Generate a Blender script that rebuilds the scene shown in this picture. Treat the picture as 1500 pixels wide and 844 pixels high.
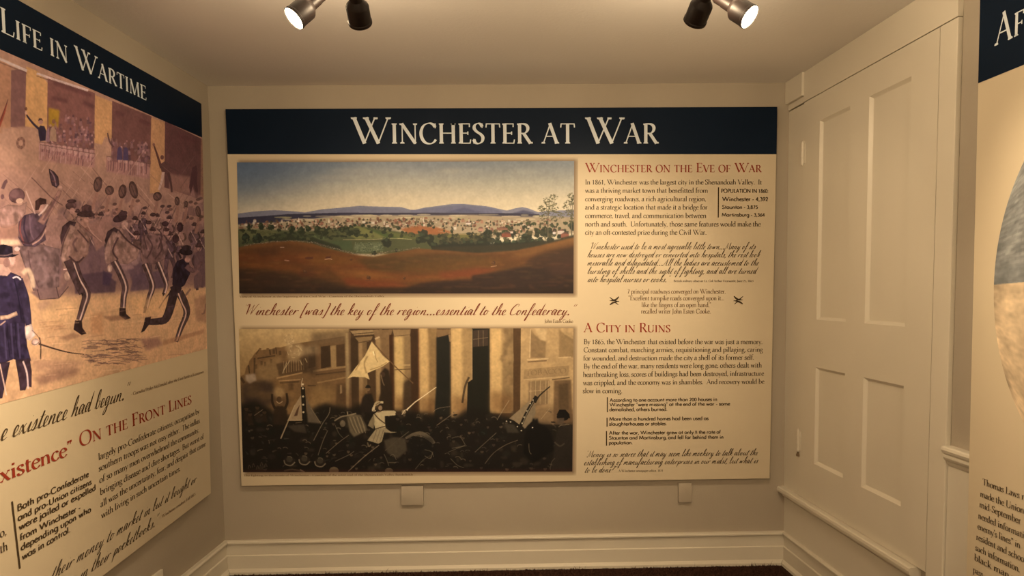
import bpy, bmesh, math, random
import numpy as np
from mathutils import Vector, Matrix

for o in list(bpy.data.objects):
    bpy.data.objects.remove(o)
SC = bpy.context.scene
COL = SC.collection
R2 = math.radians

# ---------------------------------------------------------------- camera
cam_data = bpy.data.cameras.new('camera')
cam = bpy.data.objects.new('camera', cam_data)
COL.objects.link(cam)
FOCAL = 954.33                                    # pixels, 1500 wide
cam_data.sensor_fit = 'HORIZONTAL'
cam_data.sensor_width = 36.0
cam_data.lens = FOCAL*36/1500
cam_data.shift_x = (750-748.04)/1500
cam_data.shift_y = (483.69-422)/1500
cam_data.clip_start = .02
EYE = Vector((0, 0, 1.4207))
def camera_axes(pitch, roll, yaw):
    right = Vector((math.cos(yaw), -math.sin(yaw), 0)); fwd = Vector((math.sin(yaw), math.cos(yaw), 0)); up = Vector((0, 0, 1))
    f2 = fwd*math.cos(pitch)+up*math.sin(pitch); u2 = up*math.cos(pitch)-fwd*math.sin(pitch)
    return right*math.cos(roll)+u2*math.sin(roll), u2*math.cos(roll)-right*math.sin(roll), f2
cr, cu, cf = camera_axes(R2(-3.3989), R2(-.6295), R2(.9443))
cam.matrix_world = Matrix(((cr.x, cu.x, -cf.x, EYE.x), (cr.y, cu.y, -cf.y, EYE.y), (cr.z, cu.z, -cf.z, EYE.z), (0, 0, 0, 1)))
SC.camera = cam

# ---------------------------------------------------------------- light and exposure
SC.view_settings.view_transform = 'Standard'
SC.view_settings.look = 'None'
SC.view_settings.gamma = 1.0
SC.view_settings.exposure = 0.0
SC.view_settings.use_curve_mapping = False
world = bpy.data.worlds.new('world')
SC.world = world
world.use_nodes = True
world.node_tree.nodes['Background'].inputs[0].default_value = (.02, .016, .012, 1)
world.node_tree.nodes['Background'].inputs[1].default_value = 1.0
LAMP = (1.0, .745, .46)                             # warm halogen
# lamp head, aim, watts, cone degrees, blend: the four ceiling spots
SPOTS = [
    ((-.542, 1.875, 2.205), (-1.50, 1.22, 1.00), 150, 100, 1.0),
    ((-.383, 1.867, 2.200), (-.42, 3.28, 1.30), 52, 78, 1.0),
    ((.569, 1.867, 2.200), (.36, 3.28, 1.28), 76, 74, 1.0),
    ((.695, 1.886, 2.205), (1.58, 1.05, 1.15), 80, 100, 1.0),
]
SPILL = 6.5                                        # watts leaking from the vented back of each lamp
FILL_LAMPS = [((-.75, -.9, 2.30), 55), ((.75, -.9, 2.30), 55)]   # dome fill lamps added behind the camera for ambient light

# colour of the lamplight on each print: the painters below work in colours as seen
# on the wall, dividing by these gives the ink colours of the prints
LIGHT_VALLEY = (1.22, .90, .56)
LIGHT_STREET = (.96, .69, .43)
LIGHT_PARADE = (.90, .60, .315)
LIGHT_OVAL = (.74, .60, .38)
# ---------------------------------------------------------------- lettering
# Three hand-drawn stroke alphabets (cap height = 1).  A glyph is (advance,
# strokes, serifs): a stroke is a mode letter and its points.  T thick, t thin,
# n pen-nib contrast; capital S in front of the mode means a smooth curve.
def _p(s):
    return [tuple(float(v) for v in q.split(',')) for q in s.split()]
def _g(adv, strokes, serifs=''):
    st = []
    for item in strokes.split(';'):
        item = item.strip()
        if item:
            m, rest = item.split(' ', 1)
            st.append((m, _p(rest)))
    return (adv, st, _p(serifs) if serifs else [])
SER = {
 'A': _g(.76, 't .07,0 .38,1; T .35,1.02 .66,0; t .17,.36 .53,.36', '.07,0,.08 .66,0,.1'),
 'B': _g(.64, 'T .15,0 .15,1; Sn .13,.98 .36,.97 .47,.86 .47,.68 .36,.55 .15,.53; Sn .15,.53 .4,.52 .55,.4 .55,.16 .4,.03 .13,.02', '.12,0,.08 .12,1,.08'),
 'C': _g(.76, 'Sn .68,.82 .6,.95 .42,1.01 .2,.9 .08,.62 .1,.3 .24,.06 .46,-.01 .62,.07 .71,.2; t .69,1 .69,.76'),
 'D': _g(.82, 'T .15,0 .15,1; Sn .13,.98 .4,.98 .64,.84 .74,.52 .64,.16 .4,.02 .13,.02', '.12,0,.08 .12,1,.08'),
 'E': _g(.6, 'T .15,0 .15,1; t .15,.98 .52,.98; t .15,.52 .44,.52; t .15,.02 .54,.02; t .51,1 .51,.82; t .44,.6 .44,.43; t .53,0 .56,.2', '.12,0,.08 .12,1,.08'),
 'F': _g(.56, 'T .15,0 .15,1; t .15,.98 .52,.98; t .15,.5 .43,.5; t .51,1 .51,.82; t .43,.58 .43,.41', '.15,0,.11 .12,1,.08'),
 'G': _g(.8, 'Sn .68,.82 .6,.95 .42,1.01 .2,.9 .08,.62 .1,.3 .24,.06 .46,-.01 .62,.04 .68,.1; T .67,.08 .67,.4; t .69,1 .69,.78', '.67,.41,.1'),
 'H': _g(.82, 'T .15,0 .15,1; T .67,0 .67,1; t .15,.52 .67,.52', '.15,0,.1 .15,1,.1 .67,0,.1 .67,1,.1'),
 'I': _g(.32, 'T .16,0 .16,1', '.16,0,.11 .16,1,.11'),
 'J': _g(.34, 'T .18,.05 .18,1; Sn .18,.1 .14,-.14 .0,-.24', '.18,1,.11'),
 'K': _g(.74, 'T .15,0 .15,1; t .2,.48 .58,1; T .28,.56 .66,0', '.15,0,.1 .15,1,.1 .58,1,.08 .68,0,.08'),
 'L': _g(.58, 'T .15,0 .15,1; t .15,.02 .53,.02; t .52,0 .56,.22', '.12,0,.08 .15,1,.1'),
 'M': _g(.96, 't .13,0 .18,1; T .17,1 .47,.02; t .46,0 .77,1; T .78,1 .83,0', '.13,0,.08 .83,0,.1 .14,1,.06 .82,1,.06'),
 'N': _g(.84, 't .14,0 .14,1; T .12,1 .7,0; t .7,1 .7,-.02', '.14,0,.09 .1,1,.08 .7,1,.09'),
 'O': _g(.84, 'Sn .42,1.01 .2,.93 .08,.66 .09,.32 .22,.07 .42,-.01 .64,.08 .76,.36 .75,.7 .62,.94 .42,1.01'),
 'P': _g(.58, 'T .15,0 .15,1; Sn .13,.98 .38,.97 .52,.84 .52,.62 .38,.47 .15,.47', '.15,0,.11 .12,1,.08'),
 'Q': _g(.84, 'Sn .42,1.01 .2,.93 .08,.66 .09,.32 .22,.07 .42,-.01 .64,.08 .76,.36 .75,.7 .62,.94 .42,1.01; ST .4,0 .6,-.16 .85,-.25'),
 'R': _g(.68, 'T .15,0 .15,1; Sn .13,.98 .36,.97 .49,.85 .49,.66 .37,.52 .15,.51; T .32,.52 .62,0', '.15,0,.1 .12,1,.08 .65,0,.07'),
 'S': _g(.52, 'Sn .42,.84 .36,.96 .24,1 .11,.92 .08,.76 .18,.6 .36,.46 .45,.3 .41,.1 .26,0 .12,.05 .06,.2; t .42,1 .42,.78; t .06,.0 .06,.24'),
 'T': _g(.66, 'T .33,0 .33,1; t .04,.98 .62,.98; t .05,1 .03,.8; t .61,1 .63,.8', '.33,0,.11'),
 'U': _g(.8, 'T .15,1 .15,.3; Sn .15,.34 .19,.1 .4,0 .58,.08 .66,.3; t .66,.28 .66,1', '.15,1,.1 .66,1,.09'),
 'V': _g(.72, 'T .07,1 .38,0; t .36,0 .66,1', '.08,1,.1 .66,1,.08'),
 'W': _g(1.28, 'T .1,1 .44,0; t .43,0 .8,1; T .5,1 .9,0; t .89,0 1.24,1', '.1,1,.1 .82,1,.07 .5,1,.1 1.24,1,.09'),
 'X': _g(.72, 'T .1,1 .62,0; t .08,0 .6,1', '.1,1,.09 .62,0,.09 .08,0,.08 .6,1,.08'),
 'Y': _g(.68, 'T .07,1 .34,.48; t .34,.46 .6,1; T .34,0 .34,.5', '.07,1,.09 .61,1,.08 .34,0,.11'),
 'Z': _g(.62, 't .06,.98 .55,.98; T .53,.98 .07,.02; t .05,.02 .57,.02; t .06,1 .05,.8; t .56,0 .58,.22'),
 'a': _g(.46, 'Sn .08,.48 .14,.6 .26,.62 .32,.52 .32,.12 .38,.02 .45,.05; Sn .32,.4 .14,.32 .05,.17 .1,.03 .2,.02 .32,.14'),
 'b': _g(.54, 'T .12,.02 .12,1.05; Sn .13,.48 .28,.62 .44,.52 .48,.3 .4,.06 .26,-.01 .12,.06', '.08,1.04,.05'),
 'c': _g(.44, 'Sn .38,.5 .3,.61 .16,.56 .07,.36 .1,.12 .24,0 .36,.06 .41,.14'),
 'd': _g(.54, 'T .42,.02 .42,1.05; Sn .42,.52 .28,.62 .12,.52 .06,.28 .12,.06 .26,0 .42,.12', '.38,1.04,.05 .46,.02,.05'),
 'e': _g(.44, 'Sn .09,.36 .38,.38 .36,.54 .24,.62 .11,.52 .06,.3 .12,.08 .24,0 .36,.06 .41,.15'),
 'f': _g(.32, 'T .14,0 .14,.8; Sn .14,.76 .17,.98 .28,1.05 .38,1; t .04,.6 .3,.6', '.14,0,.1'),
 'g': _g(.48, 'Sn .22,.62 .1,.54 .09,.34 .2,.24 .33,.32 .34,.52 .22,.62; Sn .14,.26 .06,.14 .14,.06 .36,.02 .42,-.14 .3,-.32 .12,-.32 .04,-.18 .14,-.04; t .32,.56 .46,.58'),
 'h': _g(.56, 'T .12,0 .12,1.05; Sn .12,.44 .26,.6 .38,.58 .43,.42; T .43,0 .43,.44', '.12,0,.08 .43,0,.08 .08,1.04,.05'),
 'i': _g(.28, 'T .14,0 .14,.6; T .14,.8 .14,.92', '.14,0,.09 .1,.6,.06'),
 'j': _g(.27, 'T .14,-.1 .14,.6; Sn .14,-.06 .1,-.28 .0,-.34; T .14,.8 .14,.92', '.1,.6,.06'),
 'k': _g(.54, 'T .12,0 .12,1.05; t .14,.28 .4,.6; T .2,.36 .46,0', '.12,0,.08 .4,.6,.07 .48,0,.07 .08,1.04,.05'),
 'l': _g(.27, 'T .13,0 .13,1.05', '.13,0,.09 .09,1.04,.05'),
 'm': _g(.86, 'T .12,0 .12,.6; Sn .12,.44 .25,.6 .37,.58 .42,.42; T .42,0 .42,.44; Sn .42,.44 .56,.6 .68,.58 .73,.42; T .73,0 .73,.44', '.12,0,.08 .42,0,.08 .73,0,.08 .08,.6,.05'),
 'n': _g(.56, 'T .12,0 .12,.6; Sn .12,.44 .26,.6 .38,.58 .43,.42; T .43,0 .43,.44', '.12,0,.08 .43,0,.08 .08,.6,.05'),
 'o': _g(.52, 'Sn .26,.62 .12,.54 .06,.32 .12,.08 .26,0 .4,.08 .46,.32 .4,.54 .26,.62'),
 'p': _g(.54, 'T .12,-.34 .12,.6; Sn .12,.5 .28,.62 .44,.52 .48,.3 .4,.06 .26,0 .12,.06', '.12,-.34,.09 .08,.6,.05'),
 'q': _g(.54, 'T .42,-.34 .42,.6; Sn .42,.52 .28,.62 .12,.52 .06,.28 .12,.06 .26,0 .42,.12', '.42,-.34,.09'),
 'r': _g(.38, 'T .12,0 .12,.6; Sn .12,.42 .22,.6 .35,.58', '.12,0,.09 .08,.6,.05'),
 's': _g(.38, 'Sn .31,.48 .26,.6 .14,.6 .07,.48 .14,.36 .28,.26 .32,.12 .22,.01 .1,.02 .05,.15'),
 't': _g(.33, 'T .14,.12 .14,.78; Sn .14,.16 .18,.01 .32,.06; t .03,.6 .31,.6'),
 'u': _g(.55, 'T .12,.14 .12,.6; Sn .12,.18 .18,.02 .3,.03 .42,.16; T .42,.02 .42,.6', '.08,.6,.05 .38,.6,.05 .46,.02,.05'),
 'v': _g(.48, 'T .07,.6 .26,0; t .25,0 .42,.6', '.07,.6,.08 .42,.6,.07'),
 'w': _g(.72, 'T .07,.6 .24,0; t .23,0 .38,.6; T .37,.6 .52,0; t .51,0 .66,.6', '.07,.6,.08 .37,.6,.07 .66,.6,.07'),
 'x': _g(.48, 'T .08,.6 .4,0; t .07,0 .4,.6', '.08,.6,.07 .4,0,.07 .07,0,.06 .4,.6,.06'),
 'y': _g(.47, 'T .07,.6 .26,.02; St .42,.6 .24,-.04 .14,-.3 .03,-.33', '.07,.6,.08 .42,.6,.07'),
 'z': _g(.43, 't .05,.58 .37,.58; T .36,.58 .06,.02; t .04,.02 .39,.02; t .06,.6 .05,.44; t .38,0 .4,.16'),
 '0': _g(.5, 'Sn .25,.92 .11,.8 .07,.46 .11,.12 .25,0 .39,.12 .43,.46 .39,.8 .25,.92'),
 '1': _g(.5, 'T .25,0 .25,.9; t .12,.8 .25,.9', '.25,0,.1'),
 '2': _g(.5, 'Sn .09,.72 .17,.9 .31,.9 .38,.72 .32,.46 .08,.05; T .07,.05 .42,.05'),
 '3': _g(.5, 'Sn .1,.78 .22,.92 .36,.8 .34,.58 .2,.48; Sn .2,.48 .38,.42 .42,.2 .28,.01 .08,.06'),
 '4': _g(.5, 't .34,.92 .05,.28; t .05,.26 .46,.26; T .34,0 .34,.92'),
 '5': _g(.5, 't .14,.88 .4,.88; t .15,.9 .12,.52; Sn .12,.52 .3,.54 .41,.36 .36,.1 .2,0 .07,.06'),
 '6': _g(.5, 'Sn .4,.9 .2,.72 .09,.36 .13,.08 .26,0 .4,.12 .42,.34 .32,.5 .2,.48 .1,.34'),
 '7': _g(.5, 't .08,.87 .44,.87; T .43,.87 .17,0'),
 '8': _g(.5, 'Sn .25,.92 .13,.82 .13,.64 .25,.5 .39,.34 .4,.12 .25,0 .1,.12 .11,.34 .25,.5 .36,.64 .37,.82 .25,.92'),
 '9': _g(.5, 'Sn .1,.02 .3,.2 .41,.56 .37,.84 .24,.92 .1,.8 .08,.58 .18,.44 .3,.44 .4,.58'),
 '.': _g(.22, 'T .11,0 .11,.12'), ',': _g(.22, 'T .11,0 .11,.12; t .12,.02 .06,-.16'),
 '-': _g(.34, 't .05,.27 .29,.27; t .05,.30 .29,.30'), '_': _g(.5, 't .03,.3 .47,.3'), ':': _g(.24, 'T .12,0 .12,.12; T .12,.44 .12,.56'),
 "'": _g(.2, 'T .1,.84 .1,1.02; t .1,.84 .05,.72'), '<': _g(.34, 'T .1,.86 .1,1; T .24,.86 .24,1; t .1,.92 .06,.76; t .24,.92 .2,.76'),
 '>': _g(.34, 'T .1,.86 .1,1; T .24,.86 .24,1; t .11,.9 .06,.74; t .25,.9 .2,.74'),
 '[': _g(.3, 't .24,1 .12,1; t .12,1 .12,-.1; t .12,-.1 .24,-.1'), ']': _g(.3, 't .06,1 .18,1; t .18,1 .18,-.1; t .18,-.1 .06,-.1'),
 '?': _g(.42, 'Sn .08,.8 .18,1 .32,.94 .32,.7 .18,.5 .18,.3; T .18,0 .18,.12'), ' ': _g(.27, ''),
 '%': _g(.44, 't .06,.1 .38,.9; T .09,.6 .09,.92; t .36,.4 .28,.1; t .36,.4 .42,.1'),
}
SAN = dict(SER)
SAN.update({
 'a': _g(.58, 'Sn .28,.62 .12,.54 .06,.3 .12,.08 .28,0 .42,.1 .46,.3 .42,.52 .28,.62; T .48,0 .48,.62'),
 'g': _g(.58, 'Sn .28,.62 .12,.54 .06,.3 .12,.08 .28,0 .42,.1 .46,.3 .42,.52 .28,.62; T .48,-.1 .48,.62; Sn .48,-.06 .42,-.28 .26,-.34 .1,-.26'),
 't': _g(.34, 'T .17,0 .17,.86; T .03,.54 .31,.54'),
 'u': _g(.55, 'Sn .1,.62 .1,.22 .16,.04 .28,0 .4,.04 .46,.22 .46,.62'),
 'y': _g(.5, 'T .06,.62 .27,.06; T .45,.62 .16,-.32'),
 'f': _g(.32, 'Sn .14,0 .14,.8 .2,.98 .34,1; T .03,.54 .3,.54'),
 'W': _g(1.2, 'T .07,1 .34,.05; T .34,.05 .6,1; T .6,1 .86,.05; T .86,.05 1.13,1'),
 'C': _g(.8, 'Sn .7,.84 .46,1 .2,.9 .08,.62 .08,.36 .2,.1 .46,0 .7,.16'),
 'S': _g(.54, 'Sn .44,.84 .34,.98 .2,.98 .1,.84 .12,.66 .36,.42 .46,.26 .4,.06 .24,0 .1,.06 .06,.2'),
 'M': _g(1.0, 'T .1,0 .2,1; T .2,1 .5,.1; T .5,.1 .8,1; T .8,1 .9,0'),
 'I': _g(.28, 'T .14,0 .14,1'), 'E': _g(.56, 'T .13,0 .13,1; T .13,.93 .5,.93; T .13,.5 .48,.5; T .13,.07 .5,.07'),
 '-': _g(.36, 'T .05,.3 .31,.3'), 'T': _g(.56, 'T .28,0 .28,1; T .03,.93 .53,.93'), 'L': _g(.5, 'T .13,0 .13,1; T .13,.07 .47,.07'),
})
# joined handwriting: every letter starts and ends on the baseline
SCR = {
 'a': (.46, 'S .0,.04 .3,.46 .16,.5 .05,.24 .12,.02 .3,.3 .36,.46 .3,.08 .36,.0 .46,.06'),
 'b': (.4, 'S .0,.04 .24,.6 .26,1.05 .16,.9 .1,.2 .16,.0 .3,.12 .32,.36 .26,.42 .4,.36'),
 'c': (.36, 'S .0,.04 .24,.44 .26,.36; S .26,.44 .14,.48 .05,.24 .1,.02 .22,.0 .36,.08'),
 'd': (.46, 'S .0,.04 .28,.46 .16,.5 .05,.24 .12,.02 .26,.24 .46,1.1; S .44,1.02 .3,.1 .34,.0 .46,.06'),
 'e': (.34, 'S .0,.04 .2,.22 .26,.42 .16,.48 .07,.26 .1,.02 .2,.0 .34,.08'),
 'f': (.34, 'S .0,.04 .22,.5 .34,1.0 .26,1.08 .16,.7 .02,-.4 -.06,-.5 .0,-.2 .16,.04 .34,.1; S .06,.44 .34,.48'),
 'g': (.44, 'S .0,.04 .3,.46 .16,.5 .05,.24 .12,.02 .3,.3 .36,.46; S .36,.46 .2,-.3 .04,-.5 .04,-.3 .2,-.06 .44,.06'),
 'h': (.46, 'S .0,.04 .24,.6 .28,1.08 .18,.9 .06,.0; S .06,.0 .22,.38 .34,.44 .3,.1 .34,.0 .46,.06'),
 'i': (.26, 'S .0,.04 .18,.46 .12,.1 .16,.0 .26,.06; S .22,.7 .24,.76'),
 'j': (.26, 'S .0,.04 .18,.46 .04,-.3 -.08,-.48 .0,-.2 .26,.06; S .22,.7 .24,.76'),
 'k': (.44, 'S .0,.04 .26,.7 .28,1.08 .18,.9 .06,.0; S .08,.16 .3,.46 .28,.28 .14,.24 .28,.04 .44,.06'),
 'l': (.26, 'S .0,.04 .2,.5 .28,1.08 .18,.9 .1,.2 .12,.0 .26,.06'),
 'm': (.66, 'S .0,.04 .1,.46 .04,.0; S .04,.0 .2,.42 .28,.42 .22,.0; S .22,.0 .38,.42 .48,.42 .44,.08 .5,.0 .66,.06'),
 'n': (.48, 'S .0,.04 .1,.46 .04,.0; S .04,.0 .2,.42 .32,.42 .28,.08 .34,.0 .48,.06'),
 'o': (.4, 'S .0,.04 .18,.46 .08,.36 .05,.16 .12,.0 .26,.14 .28,.38 .18,.46; S .22,.42 .4,.34'),
 'p': (.44, 'S .0,.04 .18,.46 .02,-.46; S .06,-.1 .2,.4 .34,.42 .34,.18 .2,.0 .12,.06; S .2,.01 .44,.08'),
 'q': (.44, 'S .0,.04 .3,.46 .16,.5 .05,.24 .12,.02 .3,.3 .36,.46; S .36,.46 .22,-.44; S .22,-.44 .36,-.1 .44,.06'),
 'r': (.38, 'S .0,.04 .12,.46 .06,.02; S .06,.06 .2,.4 .3,.44 .38,.36'),
 's': (.36, 'S .0,.04 .22,.5 .24,.2 .14,.0 .02,.06; S .14,.0 .36,.08'),
 't': (.3, 'S .0,.04 .24,.84 .1,.14 .14,.0 .3,.06; S .06,.56 .36,.6'),
 'u': (.48, 'S .0,.04 .12,.46 .06,.12 .12,.0 .24,.12 .38,.46; S .38,.46 .32,.08 .36,.0 .48,.06'),
 'v': (.4, 'S .0,.04 .1,.44 .12,.0 .3,.4 .28,.46 .4,.38'),
 'w': (.58, 'S .0,.04 .1,.44 .1,.04 .28,.42 .28,.02 .46,.38 .44,.46 .58,.38'),
 'x': (.42, 'S .0,.04 .12,.44 .28,.02 .42,.06; S .34,.46 .04,.0'),
 'y': (.46, 'S .0,.04 .12,.46 .08,.12 .14,.02 .36,.46; S .36,.46 .2,-.3 .04,-.5 .04,-.3 .2,-.06 .46,.06'),
 'z': (.4, 'S .04,.4 .3,.44 .04,.02 .4,.06'),
 'W': (.78, 'S -.06,.86 .06,1.0 .12,.9 .1,.04; S .1,.04 .46,.96; S .46,.96 .42,.04; S .42,.04 .72,.9 .84,1.04'),
 'M': (.84, 'S .0,.1 .1,.0 .3,.98; S .3,.98 .34,.1; S .34,.1 .66,1.0; S .66,1.0 .66,.1 .74,.0 .9,.06'),
 'A': (.76, 'S .0,.08 .14,.02 .54,1.0; S .54,1.0 .52,.08 .6,.0 .76,.06; S .16,.34 .6,.42'),
 'C': (.56, 'S .5,.8 .54,.98 .36,1.0 .12,.6 .1,.14 .26,.0 .56,.16'),
 "'": (.16, 'S .12,1.0 .08,.8'), '<': (.26, 'S .08,.84 .12,1.02; S .2,.84 .24,1.02'), '>': (.28, 'S .12,1.02 .06,.8; S .26,1.02 .2,.8'),
 '.': (.24, 'S .05,.02 .09,.09 .12,.0 .07,-.01 .06,.07'), ',': (.2, 'S .1,.08 .1,.02 .0,-.16'), '[': (.3, 'S .34,1.05 .2,1.0 .04,-.2 .18,-.22'), ']': (.3, 'S .16,1.05 .32,1.0 .16,-.2 .0,-.22'),
 '?': (.36, 'S .1,.84 .26,1.0 .34,.8 .18,.5 .14,.3; S .08,.02 .1,.06'), '-': (.3, 'S .04,.26 .26,.28'), ' ': (.26, ''),
}
SCR = {k: (a, [('S', _p(s.strip()[2:])) for s in t.split(';') if s.strip()], []) for k, (a, t) in SCR.items()}

def smooth(pts, n):
    """Catmull-Rom through the points, n steps per span."""
    if len(pts) < 3 or n < 2:
        return list(pts)
    closed = pts[0] == pts[-1]
    P = [pts[-2]] + pts + [pts[1]] if closed else [pts[0]] + pts + [pts[-1]]
    out = []
    for i in range(1, len(P) - 2):
        a, b, c, d = P[i-1], P[i], P[i+1], P[i+2]
        for k in range(n):
            t = k / n
            out.append(tuple(.5*((2*b[j]) + (c[j]-a[j])*t + (2*a[j]-5*b[j]+4*c[j]-d[j])*t*t + (3*b[j]-a[j]-3*c[j]+d[j])*t*t*t) for j in (0, 1)))
    out.append(pts[-1])
    return out

def ribbon(pts, wfun, close=False):
    """Ribbon polygon strip along pts: returns vertices and quads."""
    n = len(pts)
    V, F = [], []
    for i in range(n):
        if close and i in (0, n-1):
            a, b = pts[n-2], pts[1]
        else:
            a, b = pts[max(i-1, 0)], pts[min(i+1, n-1)]
        dx, dy = b[0]-a[0], b[1]-a[1]
        L = math.hypot(dx, dy) or 1e-9
        dx, dy = dx/L, dy/L
        h = wfun(dx, dy, i/(n-1 or 1)) / 2
        V += [(pts[i][0]-dy*h, pts[i][1]+dx*h), (pts[i][0]+dy*h, pts[i][1]-dx*h)]
    for i in range(n-1):
        F.append((2*i, 2*i+1, 2*i+3, 2*i+2))
    return V, F

FACES = {'serif': (SER, .125, .044, .0), 'bold': (SAN, .16, .16, .0), 'script': (SCR, .098, .046, .32)}

def layout_text(text, face, caps=False, steps=4):
    """Unscaled outline of one line of text (cap height 1): verts, faces, width.
    caps=True sets small capitals for the lower-case letters."""
    G, thick, thin, slant = FACES[face]
    V, F, lay = [], [], 0                       # lay keeps crossing strokes a hair apart
    x = 0.0
    for ch in text:
        sc, key = 1.0, ch
        if caps and ch.islower():
            sc, key = .77, ch.upper()
        if key not in G:
            key = '-' if key == '\u2013' else ' '
        adv, strokes, serifs = G[key]
        tk, tn = (thick/sc**.5, thin/sc**.5) if sc != 1 else (thick, thin)
        for m, pts in strokes:
            q = smooth(pts, steps) if m[0] == 'S' else pts
            mode = m[-1]
            if face == 'bold':
                wf = lambda dx, dy, t: thick
            elif face == 'script':
                wf = lambda dx, dy, t: (thin+(thick-thin)*max(0, -dy)**1.3) * (.45+.55*min(1, 6*t, 6*(1-t)))
            elif mode == 'T':
                wf = lambda dx, dy, t: tk
            elif mode == 't':
                wf = lambda dx, dy, t: tn
            else:
                wf = lambda dx, dy, t: tn+(tk-tn)*abs(dy*.96-dx*.28)**1.4
            if face == 'bold' and len(q) == 2:      # the bold face keeps its square stroke ends
                pass
            v, f = ribbon(q, wf, close=(q[0] == q[-1]))
            b = len(V)
            lay = (lay+1) % 5
            V += [(x+(a+b_*slant)*sc, b_*sc, lay) for a, b_ in v]
            F += [tuple(b+i for i in t) for t in f]
        if face == 'serif':
            for sx, sy, hw in serifs:
                s = 1 if sy > .3 else -1
                y0, y1 = sy, sy - s*.04/sc**.5
                b = len(V)
                lay = (lay+1) % 5
                V += [(x+px*sc, py*sc, lay) for px, py in ((sx-hw, y0), (sx+hw, y0), (sx+hw, y1), (sx+.06, y1-s*.035), (sx-.06, y1-s*.035), (sx-hw, y1))]
                F.append(tuple(b+i for i in range(6)))
        x += adv*sc + (.03 if caps else 0)
    return V, F, x
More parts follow.
